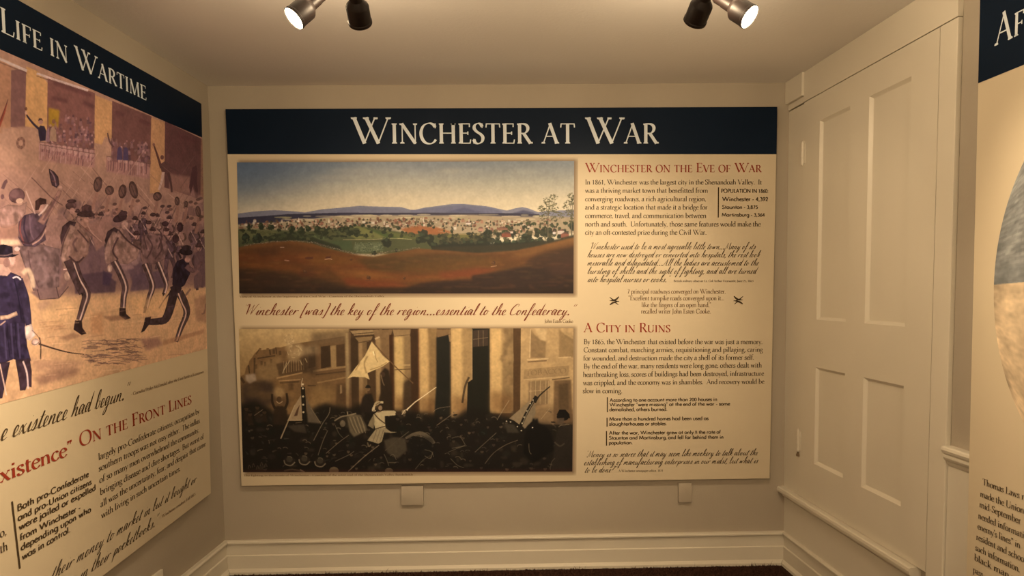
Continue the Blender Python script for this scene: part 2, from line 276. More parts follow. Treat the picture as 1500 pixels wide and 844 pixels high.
# ---------------------------------------------------------------- painting
# The printed pictures are painted here stroke by stroke into a colour array
# and laid on a fine mesh as a colour attribute (they are flat prints).
class Canvas:
    def __init__(s, w, h, col, sx=1.0, sy=1.0, tf=None):
        s.tf = tf                                    # optional map from sketch to picture units
        s.w, s.h, s.sx, s.sy = w, h, sx, sy          # sx, sy: drawing units -> cells
        s.a = np.empty((h, w, 3), np.float32)
        s.a[:] = np.array(col, np.float32)/255
        s.rng = np.random.default_rng(7)
        s.wash = 0.0
    def poly(s, pts, col, op=1.0, soft=0.0, tex=0.0):
        """Filled polygon, optionally soft-edged (in drawing units) and mottled."""
        if s.tf:
            pts = [s.tf(*p) for p in pts]
        P = np.array(pts, np.float32)*[s.sx, s.sy]
        m = int(soft*s.sx*2+2)
        x0, y0 = np.maximum(np.floor(P.min(0)).astype(int)-m, 0)
        x1 = min(int(P[:, 0].max())+m+2, s.w); y1 = min(int(P[:, 1].max())+m+2, s.h)
        if x1 <= x0 or y1 <= y0:
            return
        cov = np.zeros((y1-y0, x1-x0), np.float32)
        X = np.arange(x0, x1)[None, :]+.5
        Q = np.roll(P, -1, 0)
        for sub in (.2, .5, .8):
            Y = np.arange(y0, y1)[:, None]+sub
            wind = np.zeros(cov.shape, np.float32)
            for (ax, ay), (bx, by) in zip(P, Q):
                if ay == by:
                    continue
                hit = (Y >= min(ay, by)) & (Y < max(ay, by))
                xi = ax+(Y-ay)*(bx-ax)/(by-ay)
                wind += np.where(hit, np.clip(X-xi+.5, 0, 1), 0)*(1 if by > ay else -1)
            cov += np.clip(np.abs(wind), 0, 1)/3
        if soft > 0:
            r = int(soft*s.sx*.62+.25)
            if r:
                cov = blur(cov, r)
        if tex > 0:
            n = blur(s.rng.random(cov.shape).astype(np.float32), 2)
            cov = cov*np.clip(1-tex+(n-.5)*tex*8, 0, 1)
        s.mix(x0, y0, cov*op, col)
        if s.wash and op > .9:                       # uneven watercolour wash and a thin ink outline
            n = blur(s.rng.random(cov.shape).astype(np.float32), 3)
            n = np.clip((n-n.mean())/(n.std()+1e-6)*.5+.3, 0, 1)
            s.mix(x0, y0, cov*n*s.wash, np.array(col)*.58)
            n = blur(s.rng.random(cov.shape).astype(np.float32), 2)
            n = np.clip((n-n.mean())/(n.std()+1e-6)*.5-.1, 0, 1)
            s.mix(x0, y0, cov*n*s.wash*.7, np.minimum(np.array(col)*1.35+14, 235))
            edge = np.clip(cov-blur(cov, 1), 0, 1)*1.5
            s.mix(x0, y0, np.clip(edge, 0, 1)*s.wash, np.array(col)*.4)
    def mix(s, x0, y0, cov, col):
        h, w = cov.shape
        t = s.a[y0:y0+h, x0:x0+w]
        t += (np.array(col, np.float32)/255-t)*cov[..., None]
    def line(s, pts, w, col, op=1.0, soft=0.0, n=4, taper=False):
        """Brush stroke through the points; w a width or one width per point."""
        pts = [tuple(p) for p in pts]
        if len(pts) > 2 and n > 1:
            q = smooth(pts, n)
        else:
            q = pts
        if isinstance(w, (int, float)):
            ws = [w, w]
        else:
            ws = list(w)
        def wf(dx, dy, t):
            k = t*(len(ws)-1); i = min(int(k), len(ws)-2)
            v = ws[i]+(ws[i+1]-ws[i])*(k-i)
            return v*(1-.85*t) if taper else v
        v, f = ribbon(q, wf)
        s.poly(v[0::2]+v[1::2][::-1], col, op, soft)
    def blob(s, x, y, rx, ry, col, op=1.0, soft=0.0, ang=0.0, k=14, jit=0.0):
        c, d = math.cos(ang), math.sin(ang)
        pts = []
        for i in range(k):
            t = 2*math.pi*i/k
            r = 1+(s.rng.random()-.5)*jit
            u, v = math.cos(t)*rx*r, math.sin(t)*ry*r
            pts.append((x+u*c-v*d, y+u*d+v*c))
        s.poly(pts, col, op, soft)
    def noise(s, amp, scale, tint=(1, 1, 1), box=None):
        """Multiply by soft mottling: scale in drawing units."""
        k = max(1, int(scale*s.sx))
        n = blur(s.rng.random((s.h, s.w)).astype(np.float32), k)
        n = (n-n.mean())/(n.std()+1e-6)
        f = 1+amp*n[..., None]*np.array(tint, np.float32)
        if box:
            x0, y0, x1, y1 = [int(v) for v in (box[0]*s.sx, box[1]*s.sy, box[2]*s.sx, box[3]*s.sy)]
            s.a[y0:y1, x0:x1] *= f[y0:y1, x0:x1]
        else:
            s.a *= f
        np.clip(s.a, 0, 1, out=s.a)
    def grad(s, stops, x0=0, x1=1e9):
        """Vertical gradient: stops (y, colour) in drawing units."""
        ys = (np.arange(s.h)+.5)/s.sy
        c = np.stack([np.interp(ys, [q[0] for q in stops], [q[1][j] for q in stops]) for j in range(3)], 1)/255
        a, b = int(x0*s.sx), int(min(x1*s.sx, s.w))
        s.a[:, a:b] = c[:, None, :]

def blur(a, r):
    """Three box blurs of radius r."""
    for _ in range(2):
        for ax in (0, 1):
            k = min(r, a.shape[ax]-1)
            if k < 1:
                continue
            pad = [(0, 0), (0, 0)]; pad[ax] = (k+1, k)
            c = np.cumsum(np.pad(a, pad, mode='edge'), ax, dtype=np.float64)
            n = a.shape[ax]
            hi = np.take(c, np.arange(2*k+1, 2*k+1+n), ax); lo = np.take(c, np.arange(0, n), ax)
            a = ((hi-lo)/(2*k+1)).astype(np.float32)
    return a
def paint_valley():
    """Wide landscape: hills, a town in the valley, red-brown fields in front."""
    c = Canvas(620, 242, (150, 130, 100), 620/494, 242/193.5, lambda x, y: (x-347, y-237))
    R = random.Random(3)
    # sky, bluer to the upper left
    c.grad([(0, (138, 134, 124)), (28, (170, 154, 126)), (54, (202, 174, 132)), (76, (216, 184, 138))])
    c.poly([(347, 237), (520, 237), (470, 262), (400, 285), (347, 292)], (100, 108, 114), .7, 40)
    c.poly([(347, 237), (430, 237), (390, 262), (347, 275)], (84, 96, 108), .55, 34)
    c.poly([(560, 230), (740, 230), (700, 248), (610, 246)], (122, 120, 116), .4, 20)
    c.poly([(500, 290), (700, 285), (690, 309), (480, 309)], (204, 174, 132), .6, 14)
    for _ in range(14):
        x, y = R.uniform(380, 820), R.uniform(248, 292)
        c.blob(x, y, R.uniform(18, 40), R.uniform(2, 4), (196, 172, 136), .22, 4)
    # far hills
    c.poly([(347, 312), (370, 309), (400, 307), (432, 309), (445, 310.5), (470, 306), (500, 303.5), (525, 301), (545, 302), (586, 303), (600, 307), (606, 307.5), (620, 304), (640, 301.5), (662, 298.5), (678, 298.5), (690, 300), (712, 302), (730, 306), (742, 308.5), (755, 305), (765, 303.5), (774, 305.5), (788, 311), (800, 309), (841, 308), (841, 322), (347, 322)], (122, 112, 112), 1, .6)
    c.poly([(600, 308), (640, 303), (672, 299.5), (690, 301), (720, 305), (735, 310), (735, 316), (600, 316)], (96, 90, 102), .8, 1.5)
    c.poly([(500, 305), (545, 303.5), (590, 305), (604, 310), (604, 316), (470, 316)], (106, 98, 104), .6, 2)
    c.poly([(665, 307), (680, 304), (695, 309), (720, 312), (650, 312)], (76, 72, 88), .7, 1.5)
    c.poly([(752, 312), (766, 308), (780, 311), (786, 314), (750, 314)], (62, 58, 74), .8, 1)
    # dark blue plain
    c.poly([(347, 318), (380, 316), (420, 313), (500, 311), (560, 311.5), (640, 311.5), (700, 312), (760, 312.5), (790, 314), (790, 318), (740, 318), (690, 315.5), (600, 315), (520, 315), (470, 318), (430, 323), (395, 326), (347, 329)], (50, 44, 54), 1, .8)
    # the town on pale ground
    c.poly([(347, 328), (400, 325), (440, 322), (500, 315), (560, 315), (640, 315.5), (690, 314.5), (740, 317), (800, 318), (841, 318), (841, 342), (700, 350), (600, 338), (500, 340), (347, 336)], (158, 130, 94), 1, 1.2)
    for _ in range(40):
        x, y = R.uniform(400, 800), R.uniform(314, 322)
        c.blob(x, y, R.uniform(6, 16), R.uniform(.6, 1.4), R.choice([(196, 166, 122), (160, 140, 92), (150, 128, 96)]), .7, .5)
    for _ in range(560):
        x = R.uniform(350, 815); t = R.random()
        y0, y1 = 319+4*abs(x-600)/250, 336+6*max(0, (x-600)/200)
        y = y0+(y1-y0)*t
        k = R.random()
        if k < .40:
            w, h = R.uniform(.8, 2.6), R.uniform(.8, 2.0)
            col = R.choice([(190, 156, 118), (176, 138, 102), (160, 108, 78), (208, 178, 142), (140, 86, 62), (120, 84, 60)])
            c.poly([(x-w, y-h), (x, y-h*1.7), (x+w, y-h), (x+w, y+h), (x-w, y+h)], col, .9)
            c.poly([(x-w, y-h), (x, y-h*1.8), (x+w, y-h)], R.choice([(110, 66, 50), (90, 70, 60), (140, 84, 60)]), .7)
        else:
            c.blob(x, y, R.uniform(.9, 2.2), R.uniform(.9, 2.3), R.choice([(62, 54, 36), (48, 46, 32), (90, 70, 46), (104, 62, 42)]), .85, .3, jit=.6)
    for x, y, h in ((436, 321, 6), (561, 325, 5), (619, 322, 8), (686, 322, 5), (480, 322, 4)):
        c.poly([(x-.9, y+4), (x-.6, y), (x, y-h*.6), (x+.6, y), (x+.9, y+4)], (226, 196, 156), .95)
    # green fields
    c.poly([(347, 337), (400, 336), (450, 338), (500, 334), (520, 330), (560, 336), (600, 341), (660, 343), (710, 345), (710, 372), (347, 372)], (74, 72, 42), 1, 1.5)
    c.poly([(512, 331), (526, 331), (575, 349), (520, 350), (505, 342)], (112, 104, 54), .9, 1)
    c.poly([(528, 331), (545, 336), (600, 350), (566, 349)], (66, 76, 36), .9, 1)
    c.poly([(556, 337), (600, 344), (618, 350), (582, 349)], (90, 88, 44), .9, 1)
    c.poly([(584, 335), (610, 331), (640, 333), (664, 341), (640, 344), (596, 342)], (150, 84, 44), .95, 1.2)
    c.poly([(640, 343), (700, 342), (720, 348), (690, 352), (640, 350)], (104, 92, 46), .9, 1.5)
    c.line([(500, 351), (540, 350.5), (575, 349), (602, 350.5)], .9, (176, 150, 96), .8)
    c.line([(640, 338), (670, 343), (710, 344)], .8, (170, 130, 90), .7)
    c.poly([(347, 334), (400, 336), (410, 345), (350, 352)], (96, 90, 52), .9, 3)
    c.poly([(447, 345), (470, 343), (478, 350), (455, 353)], (88, 90, 54), .9, 1.5)
    c.poly([(518, 356), (556, 354), (560, 366), (530, 370), (515, 366)], (92, 92, 60), .9, 2)
    c.poly([(480, 352), (512, 352), (515, 366), (482, 366)], (66, 74, 44), .9, 2)
    for _ in range(120):
        c.blob(R.uniform(518, 560), R.uniform(355, 369), .8, .7, R.choice([(120, 116, 80), (64, 70, 44)]), .8)
    # tree belts
    def tree(x, y, r, col=(38, 42, 26), hl=(66, 68, 38)):
        for _ in range(7):
            a, q = R.uniform(0, 6.28), R.uniform(0, r*.7)
            c.blob(x+math.cos(a)*q, y+math.sin(a)*q*.9, r*R.uniform(.4, .65), r*R.uniform(.4, .7), col, .9, .4, jit=.5)
        for _ in range(4):
            c.blob(x-r*.3+R.uniform(-r, r)*.4, y-r*.4+R.uniform(-r, r)*.3, r*.28, r*.25, hl, .6, .4, jit=.6)
    for x, y, r in ((363, 333, 4), (381, 331, 5), (395, 332, 5), (407, 336, 3), (425, 336, 6), (438, 338, 6), (449, 335, 6), (462, 336, 7), (472, 339, 6), (482, 339, 6), (500, 338, 6), (508, 338, 8), (519, 340, 7), (505, 333, 5),
                    (542, 339, 2.5), (554, 333, 3), (548, 333, 3), (562, 335, 3), (569, 336, 3), (582, 334, 3), (588, 340, 2.5), (593, 342, 2.5), (603, 344, 4), (518, 329, 3), (530, 330, 3.5), (538, 331, 3), (535, 343, 1.8), (612, 340, 2), (634, 333, 2), (649, 338, 2), (661, 339, 2.5)):
        tree(x, y, r)
    for x, y, r in ((360, 349, 8), (376, 350, 8), (566, 353, 8), (620, 347, 10), (628, 352, 8), (612, 352, 6), (650, 354, 7), (666, 354, 8), (636, 361, 8), (657, 360, 7), (680, 356, 9), (695, 358, 9), (713, 342, 8), (714, 352, 9), (706, 357, 9), (730, 357, 8), (742, 358, 9), (754, 358, 8), (772, 348, 8), (768, 357, 9), (780, 356, 8), (792, 355, 7), (800, 342, 8), (805, 352, 6), (787, 340, 6), (545, 371, 4), (579, 366, 3), (820, 345, 5), (838, 332, 7)):
        tree(x, y, r, (34, 38, 26), (52, 60, 38))
    c.poly([(388, 348), (400, 342), (430, 341), (450, 344), (470, 352), (495, 360), (500, 368), (470, 360), (440, 352), (400, 353)], (42, 44, 28), .95, 2)
    c.poly([(640, 358), (700, 356), (760, 356), (800, 353), (800, 360), (740, 366), (690, 370), (640, 368)], (30, 32, 24), .95, 2)
    for k in range(170):                                     # hedgerows and copses between the fields
        t = R.random(); x = 352+t*300
        y = R.choice([336+8*math.sin(t*5), 342+6*math.sin(t*7+1), 349+5*math.sin(t*4+2)])+R.uniform(-2, 2)
        if x > 505 and R.random() < .55:
            continue
        c.blob(x, y, R.uniform(1.5, 4.5), R.uniform(1.2, 3), R.choice([(44, 46, 28), (60, 62, 36), (36, 40, 26), (84, 78, 44)]), .8, .5, jit=.7)
    for k in range(150):
        x = R.uniform(640, 836)
        c.blob(x, R.uniform(338, 352)+(4 if x < 700 else 0), R.uniform(1.5, 4), R.uniform(1.5, 3.5), R.choice([(40, 42, 28), (54, 52, 34), (74, 64, 40), (32, 34, 24)]), .75, .5, jit=.7)
    for x in range(738, 830, 3):
        tree(x+R.uniform(-2, 2), R.uniform(326, 340), R.uniform(1.5, 3.5), R.choice([(44, 44, 30), (66, 62, 38), (52, 56, 34)]))
    # houses by the right edge and in the near town
    for x, y, w, h, col in ((822, 340, 5, 3.5, (206, 172, 142)), (812, 341, 2.2, 2.5, (214, 186, 158)), (828, 345, 6, 4, (140, 78, 56)), (741, 344, 7, 3.5, (128, 66, 46)), (703, 336, 4, 3, (176, 120, 92)), (749, 340, 2, 2, (206, 170, 140)), (685, 327, 4, 2, (206, 176, 146)), (735, 335, 8, 2, (132, 84, 60)), (774, 332, 2, 2, (200, 168, 132)), (757, 344, 2, 1.5, (196, 160, 120))):
        c.poly([(x-w, y-h*.4), (x, y-h), (x+w, y-h*.4), (x+w, y+h), (x-w, y+h)], col, .95)
        c.poly([(x-w, y-h*.4), (x-w*.3, y-h*1.2), (x+w*.6, y-h*1.2), (x+w, y-h*.4)], (96, 58, 46), .7)
    c.poly([(630, 362), (700, 360), (760, 357), (815, 351), (841, 344), (841, 352), (800, 360), (755, 369), (700, 374), (640, 369)], (46, 40, 26), .95, 1.2)
    # foreground pasture
    c.poly([(347, 362), (365, 358), (395, 354), (425, 352), (455, 356), (470, 361), (500, 369), (525, 374), (545, 376), (570, 371), (610, 364), (640, 366), (700, 371), (755, 367), (790, 360), (820, 353), (841, 348), (841, 431), (347, 431)], (104, 62, 28), 1, 1)
    for pts, col, op, so in (
        ([(347, 372), (400, 368), (470, 372), (520, 382), (560, 396), (500, 392), (420, 386), (347, 384)], (122, 62, 26), .8, 5),
        ([(440, 375), (480, 370), (520, 378), (540, 384), (500, 390), (455, 388)], (132, 80, 30), .7, 5),
        ([(520, 378), (580, 374), (640, 372), (720, 376), (690, 388), (600, 398), (540, 396)], (88, 62, 28), .9, 6),
        ([(590, 388), (660, 380), (740, 378), (720, 392), (640, 402), (590, 402)], (112, 72, 28), .7, 6),
        ([(480, 392), (540, 396), (600, 404), (680, 400), (740, 392), (690, 406), (620, 412), (560, 416), (500, 410)], (146, 78, 32), .85, 5),
        ([(490, 396), (530, 398), (570, 404), (530, 406)], (164, 104, 44), .7, 4),
        ([(500, 408), (540, 412), (580, 414), (600, 420), (540, 424), (505, 420)], (142, 62, 30), .8, 4),
        ([(640, 400), (700, 392), (730, 396), (690, 406), (650, 408)], (140, 60, 30), .7, 4),
        ([(347, 384), (420, 388), (460, 396), (470, 402), (400, 396), (347, 392)], (134, 72, 28), .7, 4),
        ([(347, 394), (400, 398), (440, 404), (480, 412), (520, 424), (520, 431), (347, 431)], (52, 36, 24), .95, 7),
        ([(370, 366), (400, 364), (410, 372), (380, 376)], (86, 50, 26), .8, 4),
        ([(437, 395), (452, 392), (462, 402), (450, 409), (436, 406)], (88, 48, 26), .8, 4),
        ([(590, 424), (612, 416), (650, 412), (690, 410), (690, 404), (720, 400), (760, 392), (800, 386), (841, 380), (841, 431), (580, 431)], (42, 28, 24), .97, 3),
        ([(766, 390), (775, 380), (800, 370), (841, 362), (841, 392), (790, 392)], (60, 38, 26), .95, 4),
        ([(740, 378), (780, 366), (830, 352), (841, 350), (841, 358), (800, 366), (770, 376)], (150, 96, 44), .8, 4),
        ([(800, 392), (841, 380), (841, 402), (810, 404)], (70, 42, 30), .7, 5),
        ([(347, 421), (841, 423), (841, 431), (347, 431)], (36, 25, 20), .8, 3)):
        c.poly(pts, col, op, so)
    c.poly([(347, 366), (420, 356), (470, 364), (540, 379), (640, 370), (755, 371), (841, 352), (841, 431), (347, 431)], (52, 26, 14), .30, 3)
    for _ in range(420):
        x, y = R.uniform(350, 838), R.uniform(370, 428)
        c.blob(x, y, R.uniform(3, 14), R.uniform(.5, 1.4), R.choice([(160, 92, 40), (70, 44, 24), (120, 56, 28), (96, 76, 32)]), .16, 1)
    # stone wall
    wall = smooth([(356, 359), (385, 355), (420, 352.5), (455, 354.5), (475, 360), (500, 367), (520, 371.5), (545, 373.5), (570, 368), (612, 363)], 30)
    for x, y in wall:
        c.blob(x+R.uniform(-.5, .5), y+R.uniform(-.9, .9), R.uniform(.5, 1.3), R.uniform(.4, .8), R.choice([(150, 122, 92), (120, 96, 72), (84, 62, 46)]), .6)
    # cattle, shrubs
    for x, y, w in ((450, 378, 6), (478, 377, 4)):
        c.blob(x, y, w, 1.8, (78, 38, 26), .9, .4); c.blob(x+w*.8, y-1.2, 1.4, 1.2, (84, 42, 28), .9)
    c.line([(473, 380), (480, 379), (484, 380)], 1, (196, 146, 104), .9)
    c.line([(414, 381), (421, 382)], 1.5, (170, 116, 84), .8); c.line([(408, 362), (414, 362)], 1, (170, 130, 98), .8)
    for x, y, r in ((537, 407, 3), (512, 380, 2), (722, 386, 3), (444, 398, 3), (590, 408, 2)):
        tree(x, y, r, (74, 44, 26), (110, 70, 36))
    c.line([(532, 411), (545, 412)], 1, (96, 54, 32), .8)
    c.line([(718, 391), (727, 389.5)], 1, (170, 120, 84), .8)
    # the two tall thin trees at the right
    for tx, top, base in ((803, 287, 348), (838, 285, 346)):
        c.line([(tx, base), (tx-.5, 325), (tx+1, 305), (tx+2, top+4)], (1.6, .7), (92, 78, 56), .95)
        for dx, dy in ((-9, 18), (8, 14), (-6, 8), (9, 24), (-12, 24)):
            c.line([(tx, top+28), (tx+dx*.5, top+dy+6), (tx+dx, top+dy)], .5, (76, 64, 46), .9)
    for cx, cy, rx, ry in ((800, 294, 5, 4), (811, 289, 7, 4), (806, 299, 9, 5), (793, 306, 6, 4), (803, 309, 10, 5), (815, 308, 7, 4), (836, 287, 5, 4), (833, 299, 7, 5), (839, 294, 3, 6), (835, 312, 7, 6), (828, 303, 4, 3), (822, 316, 6, 5), (838, 322, 4, 7), (796, 318, 7, 4), (812, 320, 6, 4)):
        for _ in range(int(rx*ry*.9)+6):
            a, q = R.uniform(0, 6.28), R.random()**.5
            c.blob(cx+math.cos(a)*rx*q, cy+math.sin(a)*ry*q, R.uniform(.5, 1.4), R.uniform(.4, 1), R.choice([(82, 74, 44), (64, 60, 38), (108, 94, 60)]), .8, jit=.7)
    c.noise(.012, 3); c.noise(.012, .8)
    return c

def paint_street():
    """Sepia street fight: a colonnaded building, smoke, a charging swordsman."""
    c = Canvas(612, 266, (126, 94, 60), 612/486.5, 266/211, lambda x, y: (x-352.5, y-481))
    R = random.Random(11)
    c.grad([(0, (166, 130, 84)), (60, (132, 98, 60)), (95, (110, 80, 48)), (120, (84, 60, 38)), (150, (44, 35, 26)), (211, (34, 26, 20))])
    D1, D2, D3 = (64, 45, 29), (44, 32, 22), (28, 23, 18)
    # street on the left
    c.poly([(353, 550), (359, 547), (361, 538), (365, 532), (366, 528), (370, 523), (374, 517), (380, 511), (381, 508.5), (384, 509), (384, 512), (391, 511), (392, 508.5), (395, 509), (396, 511), (405, 508), (412, 508), (430, 503), (470, 497), (515, 490), (515, 606), (353, 606)], (104, 74, 45), 1, .6)
    for a, b, w in (((374, 523), (373, 548), 2.5), ((381, 511), (376, 518), 1.2), ((396, 511), (397, 519), 2), ((405, 508), (406, 518), 1.4), ((378, 524), (404, 520), 2), ((353, 552), (358, 560), 4), ((365, 534), (366, 546), 2)):
        c.line([a, b], w, D1, .85, .4)
    for x, y in ((384, 531), (389, 532), (398, 528), (402, 514), (411, 516), (376, 536)):
        c.poly([(x-1.6, y-3), (x+1.6, y-3.4), (x+1.6, y+3), (x-1.6, y+3.4)], D1, .7, .5)
    c.poly([(376, 536), (410, 520), (420, 545), (392, 560), (376, 560)], (132, 100, 62), .55, 6)
    c.poly([(405, 532), (445, 524), (450, 545), (409, 550)], (76, 54, 34), .9, 2)
    for i in range(9):
        c.line([(416+i*3.6, 528-i*.4), (416+i*3.6, 546-i*.7)], .9, (146, 112, 72), .7, .2)
    c.line([(405, 553), (443, 545)], 2, (150, 112, 70), .8, .4); c.line([(408, 557), (440, 555)], 1.4, (150, 112, 70), .8, .4)
    c.line([(410, 560), (438, 558)], 2.5, D1, .7, .7)
    c.poly([(422, 561), (429, 560), (429, 570), (422, 571)], D1, .7, 1)
    # second house with pilasters
    c.poly([(455, 505), (510, 498), (512, 545), (455, 552)], (96, 68, 42), 1, 1)
    for x0, x1, col in ((470, 484, (54, 38, 25)), (493, 505, (70, 49, 31)), (452, 462, (62, 44, 29))):
        c.poly([(x0, 507-(x0-470)*.1), (x1, 505-(x0-470)*.1), (x1, 536), (x0, 539)], col, .95, .8)
    c.poly([(484, 506), (492, 505), (492, 537), (485, 538)], (134, 102, 64), .95, .6)
    c.line([(458, 543), (485, 539), (508, 536)], 3, (136, 102, 64), .8, .6)
    c.line([(462, 548), (508, 543)], 2, (70, 50, 32), .8, .6)
    c.line([(464, 560), (490, 555), (506, 552)], 2, (144, 108, 66), .6, .6)
    c.line([(450, 564), (462, 564)], 2, D1, .8, .8); c.poly([(492, 562), (506, 560), (506, 604), (490, 604)], D1, .7, 2)
    c.poly([(497, 563), (500, 563), (500, 575), (497, 576)], (140, 108, 70), .8, .4)
    c.poly([(458, 566), (490, 562), (488, 590), (450, 600)], (130, 96, 56), .6, 6)
    # smoke
    c.poly([(458, 486), (515, 482), (512, 500), (470, 504), (454, 506)], (96, 72, 48), .75, 5)
    c.poly([(438, 506), (466, 504), (470, 516), (452, 524), (440, 520)], (112, 86, 58), .8, 4)
    c.poly([(440, 520), (465, 520), (463, 548), (446, 545)], (58, 42, 28), .75, 5)
    c.poly([(355, 562), (385, 556), (400, 560), (402, 585), (380, 600), (355, 600)], (54, 40, 31), .9, 6)
    c.poly([(360, 548), (374, 546), (376, 556), (366, 561), (360, 556)], (150, 122, 94), .8, 2)
    for x, y, r in ((425, 498, 7), (432, 510, 12), (424, 508, 6), (440, 513, 8), (452, 512, 5), (431, 521, 9)):
        c.blob(x, y, r, r, (160, 126, 84), .45, 3, jit=.3)
    for x, y, r in ((425, 496, 6.5), (427, 498, 3), (432, 511, 6), (431, 514, 9)):
        for k in range(10):
            a = k*.6+R.random()*.3
            c.line([(x+math.cos(a)*r, y+math.sin(a)*r), (x+math.cos(a+.3)*r*1.02, y+math.sin(a+.3)*r), (x+math.cos(a+.6)*r, y+math.sin(a+.6)*r)], 1.2, (128, 98, 64) if k % 2 else (182, 148, 102), .5, .3)
    for a, b in (((437, 505), (443, 513)), ((447, 524), (450, 530)), ((439, 526), (443, 534)), ((425, 527), (416, 541)), ((420, 530), (414, 546))):
        c.line([a, b], .9, (178, 146, 100), .75)
    for _ in range(40):
        c.blob(R.uniform(360, 510), R.uniform(560, 606), R.uniform(5, 14), R.uniform(3, 7), R.choice([(128, 92, 52), (84, 60, 36), (112, 80, 48), (70, 50, 32)]), .3, 4)
    # portico
    c.poly([(512, 481), (764, 481), (764, 622), (505, 622)], (70, 49, 31), 1, 1)
    def column(x0, x1, y0, y1, lit, shade, split=.55, soft=1.2):
        c.poly([(x0, y0), (x1, y0), (x1, y1), (x0, y1)], shade, 1, .7)
        m = x0+(x1-x0)*split
        c.poly([(x0, y0), (m, y0), (m+1, (y0+y1)/2), (m-1, y1), (x0, y1)], lit, .95, soft)
        c.poly([(x0, y1-34), (x1, y1-26), (x1, y1), (x0, y1)], (92, 60, 34), .55, 8)
    column(506, 514, 486, 605, (138, 108, 70), (96, 70, 46))
    c.poly([(514, 494), (524, 492), (526, 610), (514, 610)], (60, 43, 28), .9, 1)
    column(525, 537, 500, 600, (138, 104, 66), (108, 80, 50), .45)
    c.poly([(513, 484), (560, 482), (552, 489), (519, 491)], (140, 108, 70), .95, .6)
    c.poly([(520, 494), (546, 492), (543, 499), (527, 502)], (122, 92, 58), .95, .7)
    c.line([(516, 489), (552, 486)], 1.2, D1, .8); c.line([(522, 502), (544, 498)], 1.2, D1, .7)
    column(550, 570, 492, 612, (142, 108, 68), (112, 82, 52), .35)
    c.poly([(546, 483), (575, 482), (572, 492), (550, 496)], (114, 84, 54), .95, .8); c.line([(549, 496), (556, 493)], 2.5, (178, 140, 96), .8, .5)
    c.poly([(570, 490), (576, 490), (576, 610), (570, 610)], (60, 36, 22), .95, .8)
    column(577, 601, 492, 612, (178, 138, 84), (122, 92, 58), .55, 2.5)
    c.poly([(575, 482), (602, 482), (600, 492), (577, 492)], (132, 100, 64), .95, .8); c.line([(577, 492), (600, 490)], 1, (90, 66, 42), .8)
    c.line([(577, 534), (600, 534)], 1.8, (170, 132, 84), .8, .4); c.line([(577, 541), (601, 540)], 1.2, D1, .7, .3)
    c.poly([(590, 560), (604, 550), (612, 612), (588, 612)], (58, 42, 28), .9, 2.5)
    c.poly([(601, 482), (613, 482), (613, 612), (602, 612)], (58, 38, 24), .95, 1)
    c.line([(612.5, 482), (612.5, 590)], 1, (112, 58, 28), .7)
    column(613.5, 639, 481, 612, (178, 136, 84), (124, 92, 56), .5, 2.5)
    c.poly([(626, 481), (639, 481), (638, 555), (628, 550), (630, 520)], (116, 86, 52), .6, 2)
    c.poly([(638.5, 494), (658, 490), (659, 620), (634, 620), (638, 560)], (32, 29, 23), 1, 1)
    c.poly([(638, 482), (660, 482), (659, 489), (640, 494)], (112, 82, 52), .95, .8)
    c.line([(657.5, 490), (659, 500)], 3, (140, 104, 68), .8, .4)
    column(660, 691, 481, 612, (178, 136, 84), (140, 106, 66), .5, 3)
    c.poly([(690.5, 481), (716, 481), (717, 620), (682, 620), (684, 560), (691, 555)], (30, 27, 20), 1, .8)
    c.poly([(692, 484), (714, 482), (714, 506), (692, 508)], (62, 46, 34), .9, .6)
    for x in (700, 707):
        c.line([(x, 484), (x, 507)], .9, (112, 86, 60), .8)
    c.line([(692, 497), (714, 494)], .9, (112, 86, 60), .8); c.line([(691, 482), (690, 556)], 1.4, (150, 118, 80), .7, .3)
    column(717, 751, 481, 605, (178, 136, 84), (122, 92, 58), .5, 3)
    for _ in range(26):
        c.blob(R.uniform(733, 751), R.uniform(484, 560), R.uniform(2, 5), R.uniform(3, 9), R.choice([(98, 72, 46), (150, 114, 72), (128, 98, 62)]), .45, 1.5, jit=.5)
    c.poly([(751, 481), (762, 481), (761, 612), (753, 612)], (74, 51, 31), 1, .8)
    # shop front at the right
    c.poly([(762, 481), (839, 481), (839, 622), (761, 622)], (154, 118, 76), 1, .6)
    c.poly([(776, 482), (782, 490), (790, 497), (799, 500), (798, 524), (776, 524)], (116, 87, 56), .9, 1)
    c.poly([(818, 482), (826, 490), (839, 497), (839, 523), (818, 524)], (122, 92, 58), .85, 1)
    c.poly([(782, 481), (800, 481), (799, 500), (790, 497)], (176, 138, 92), .7, 2)
    c.line([(776, 482), (775, 524)], 1.4, (182, 144, 98), .8, .4)
    c.line([(771, 527), (803, 525)], 1.8, (182, 144, 98), .8, .3); c.line([(772, 530), (800, 528)], 1.8, (92, 66, 42), .8, .5)
    c.line([(817, 524), (836, 523)], 1.8, (178, 140, 94), .8, .4)
    c.poly([(767, 541), (833, 535), (832, 552), (766, 556)], (134, 102, 66), .9, .8)
    c.line([(766, 556), (832, 551)], 1.4, (178, 140, 94), .7, .4); c.line([(808, 556), (834, 553)], 1.6, D1, .7, .4)
    V, F, W = layout_text('TOBACCO', 'serif')
    for f in F:
        c.poly([(769+V[i][0]*60/W, 550-V[i][0]*4/W-V[i][1]*7) for i in f], (96, 72, 46), .5)
    c.poly([(773, 558), (804, 556), (803, 592), (773, 596)], (116, 88, 58), .9, 1)
    for x in (777, 784, 791, 799, 803):
        c.line([(x, 557), (x-.5, 592)], 1, (160, 126, 84), .7, .2)
    c.line([(774, 573), (803, 571)], 1, (160, 126, 84), .6)
    c.poly([(811, 557), (836, 556), (839, 622), (810, 622)], (96, 70, 45), .95, 1)
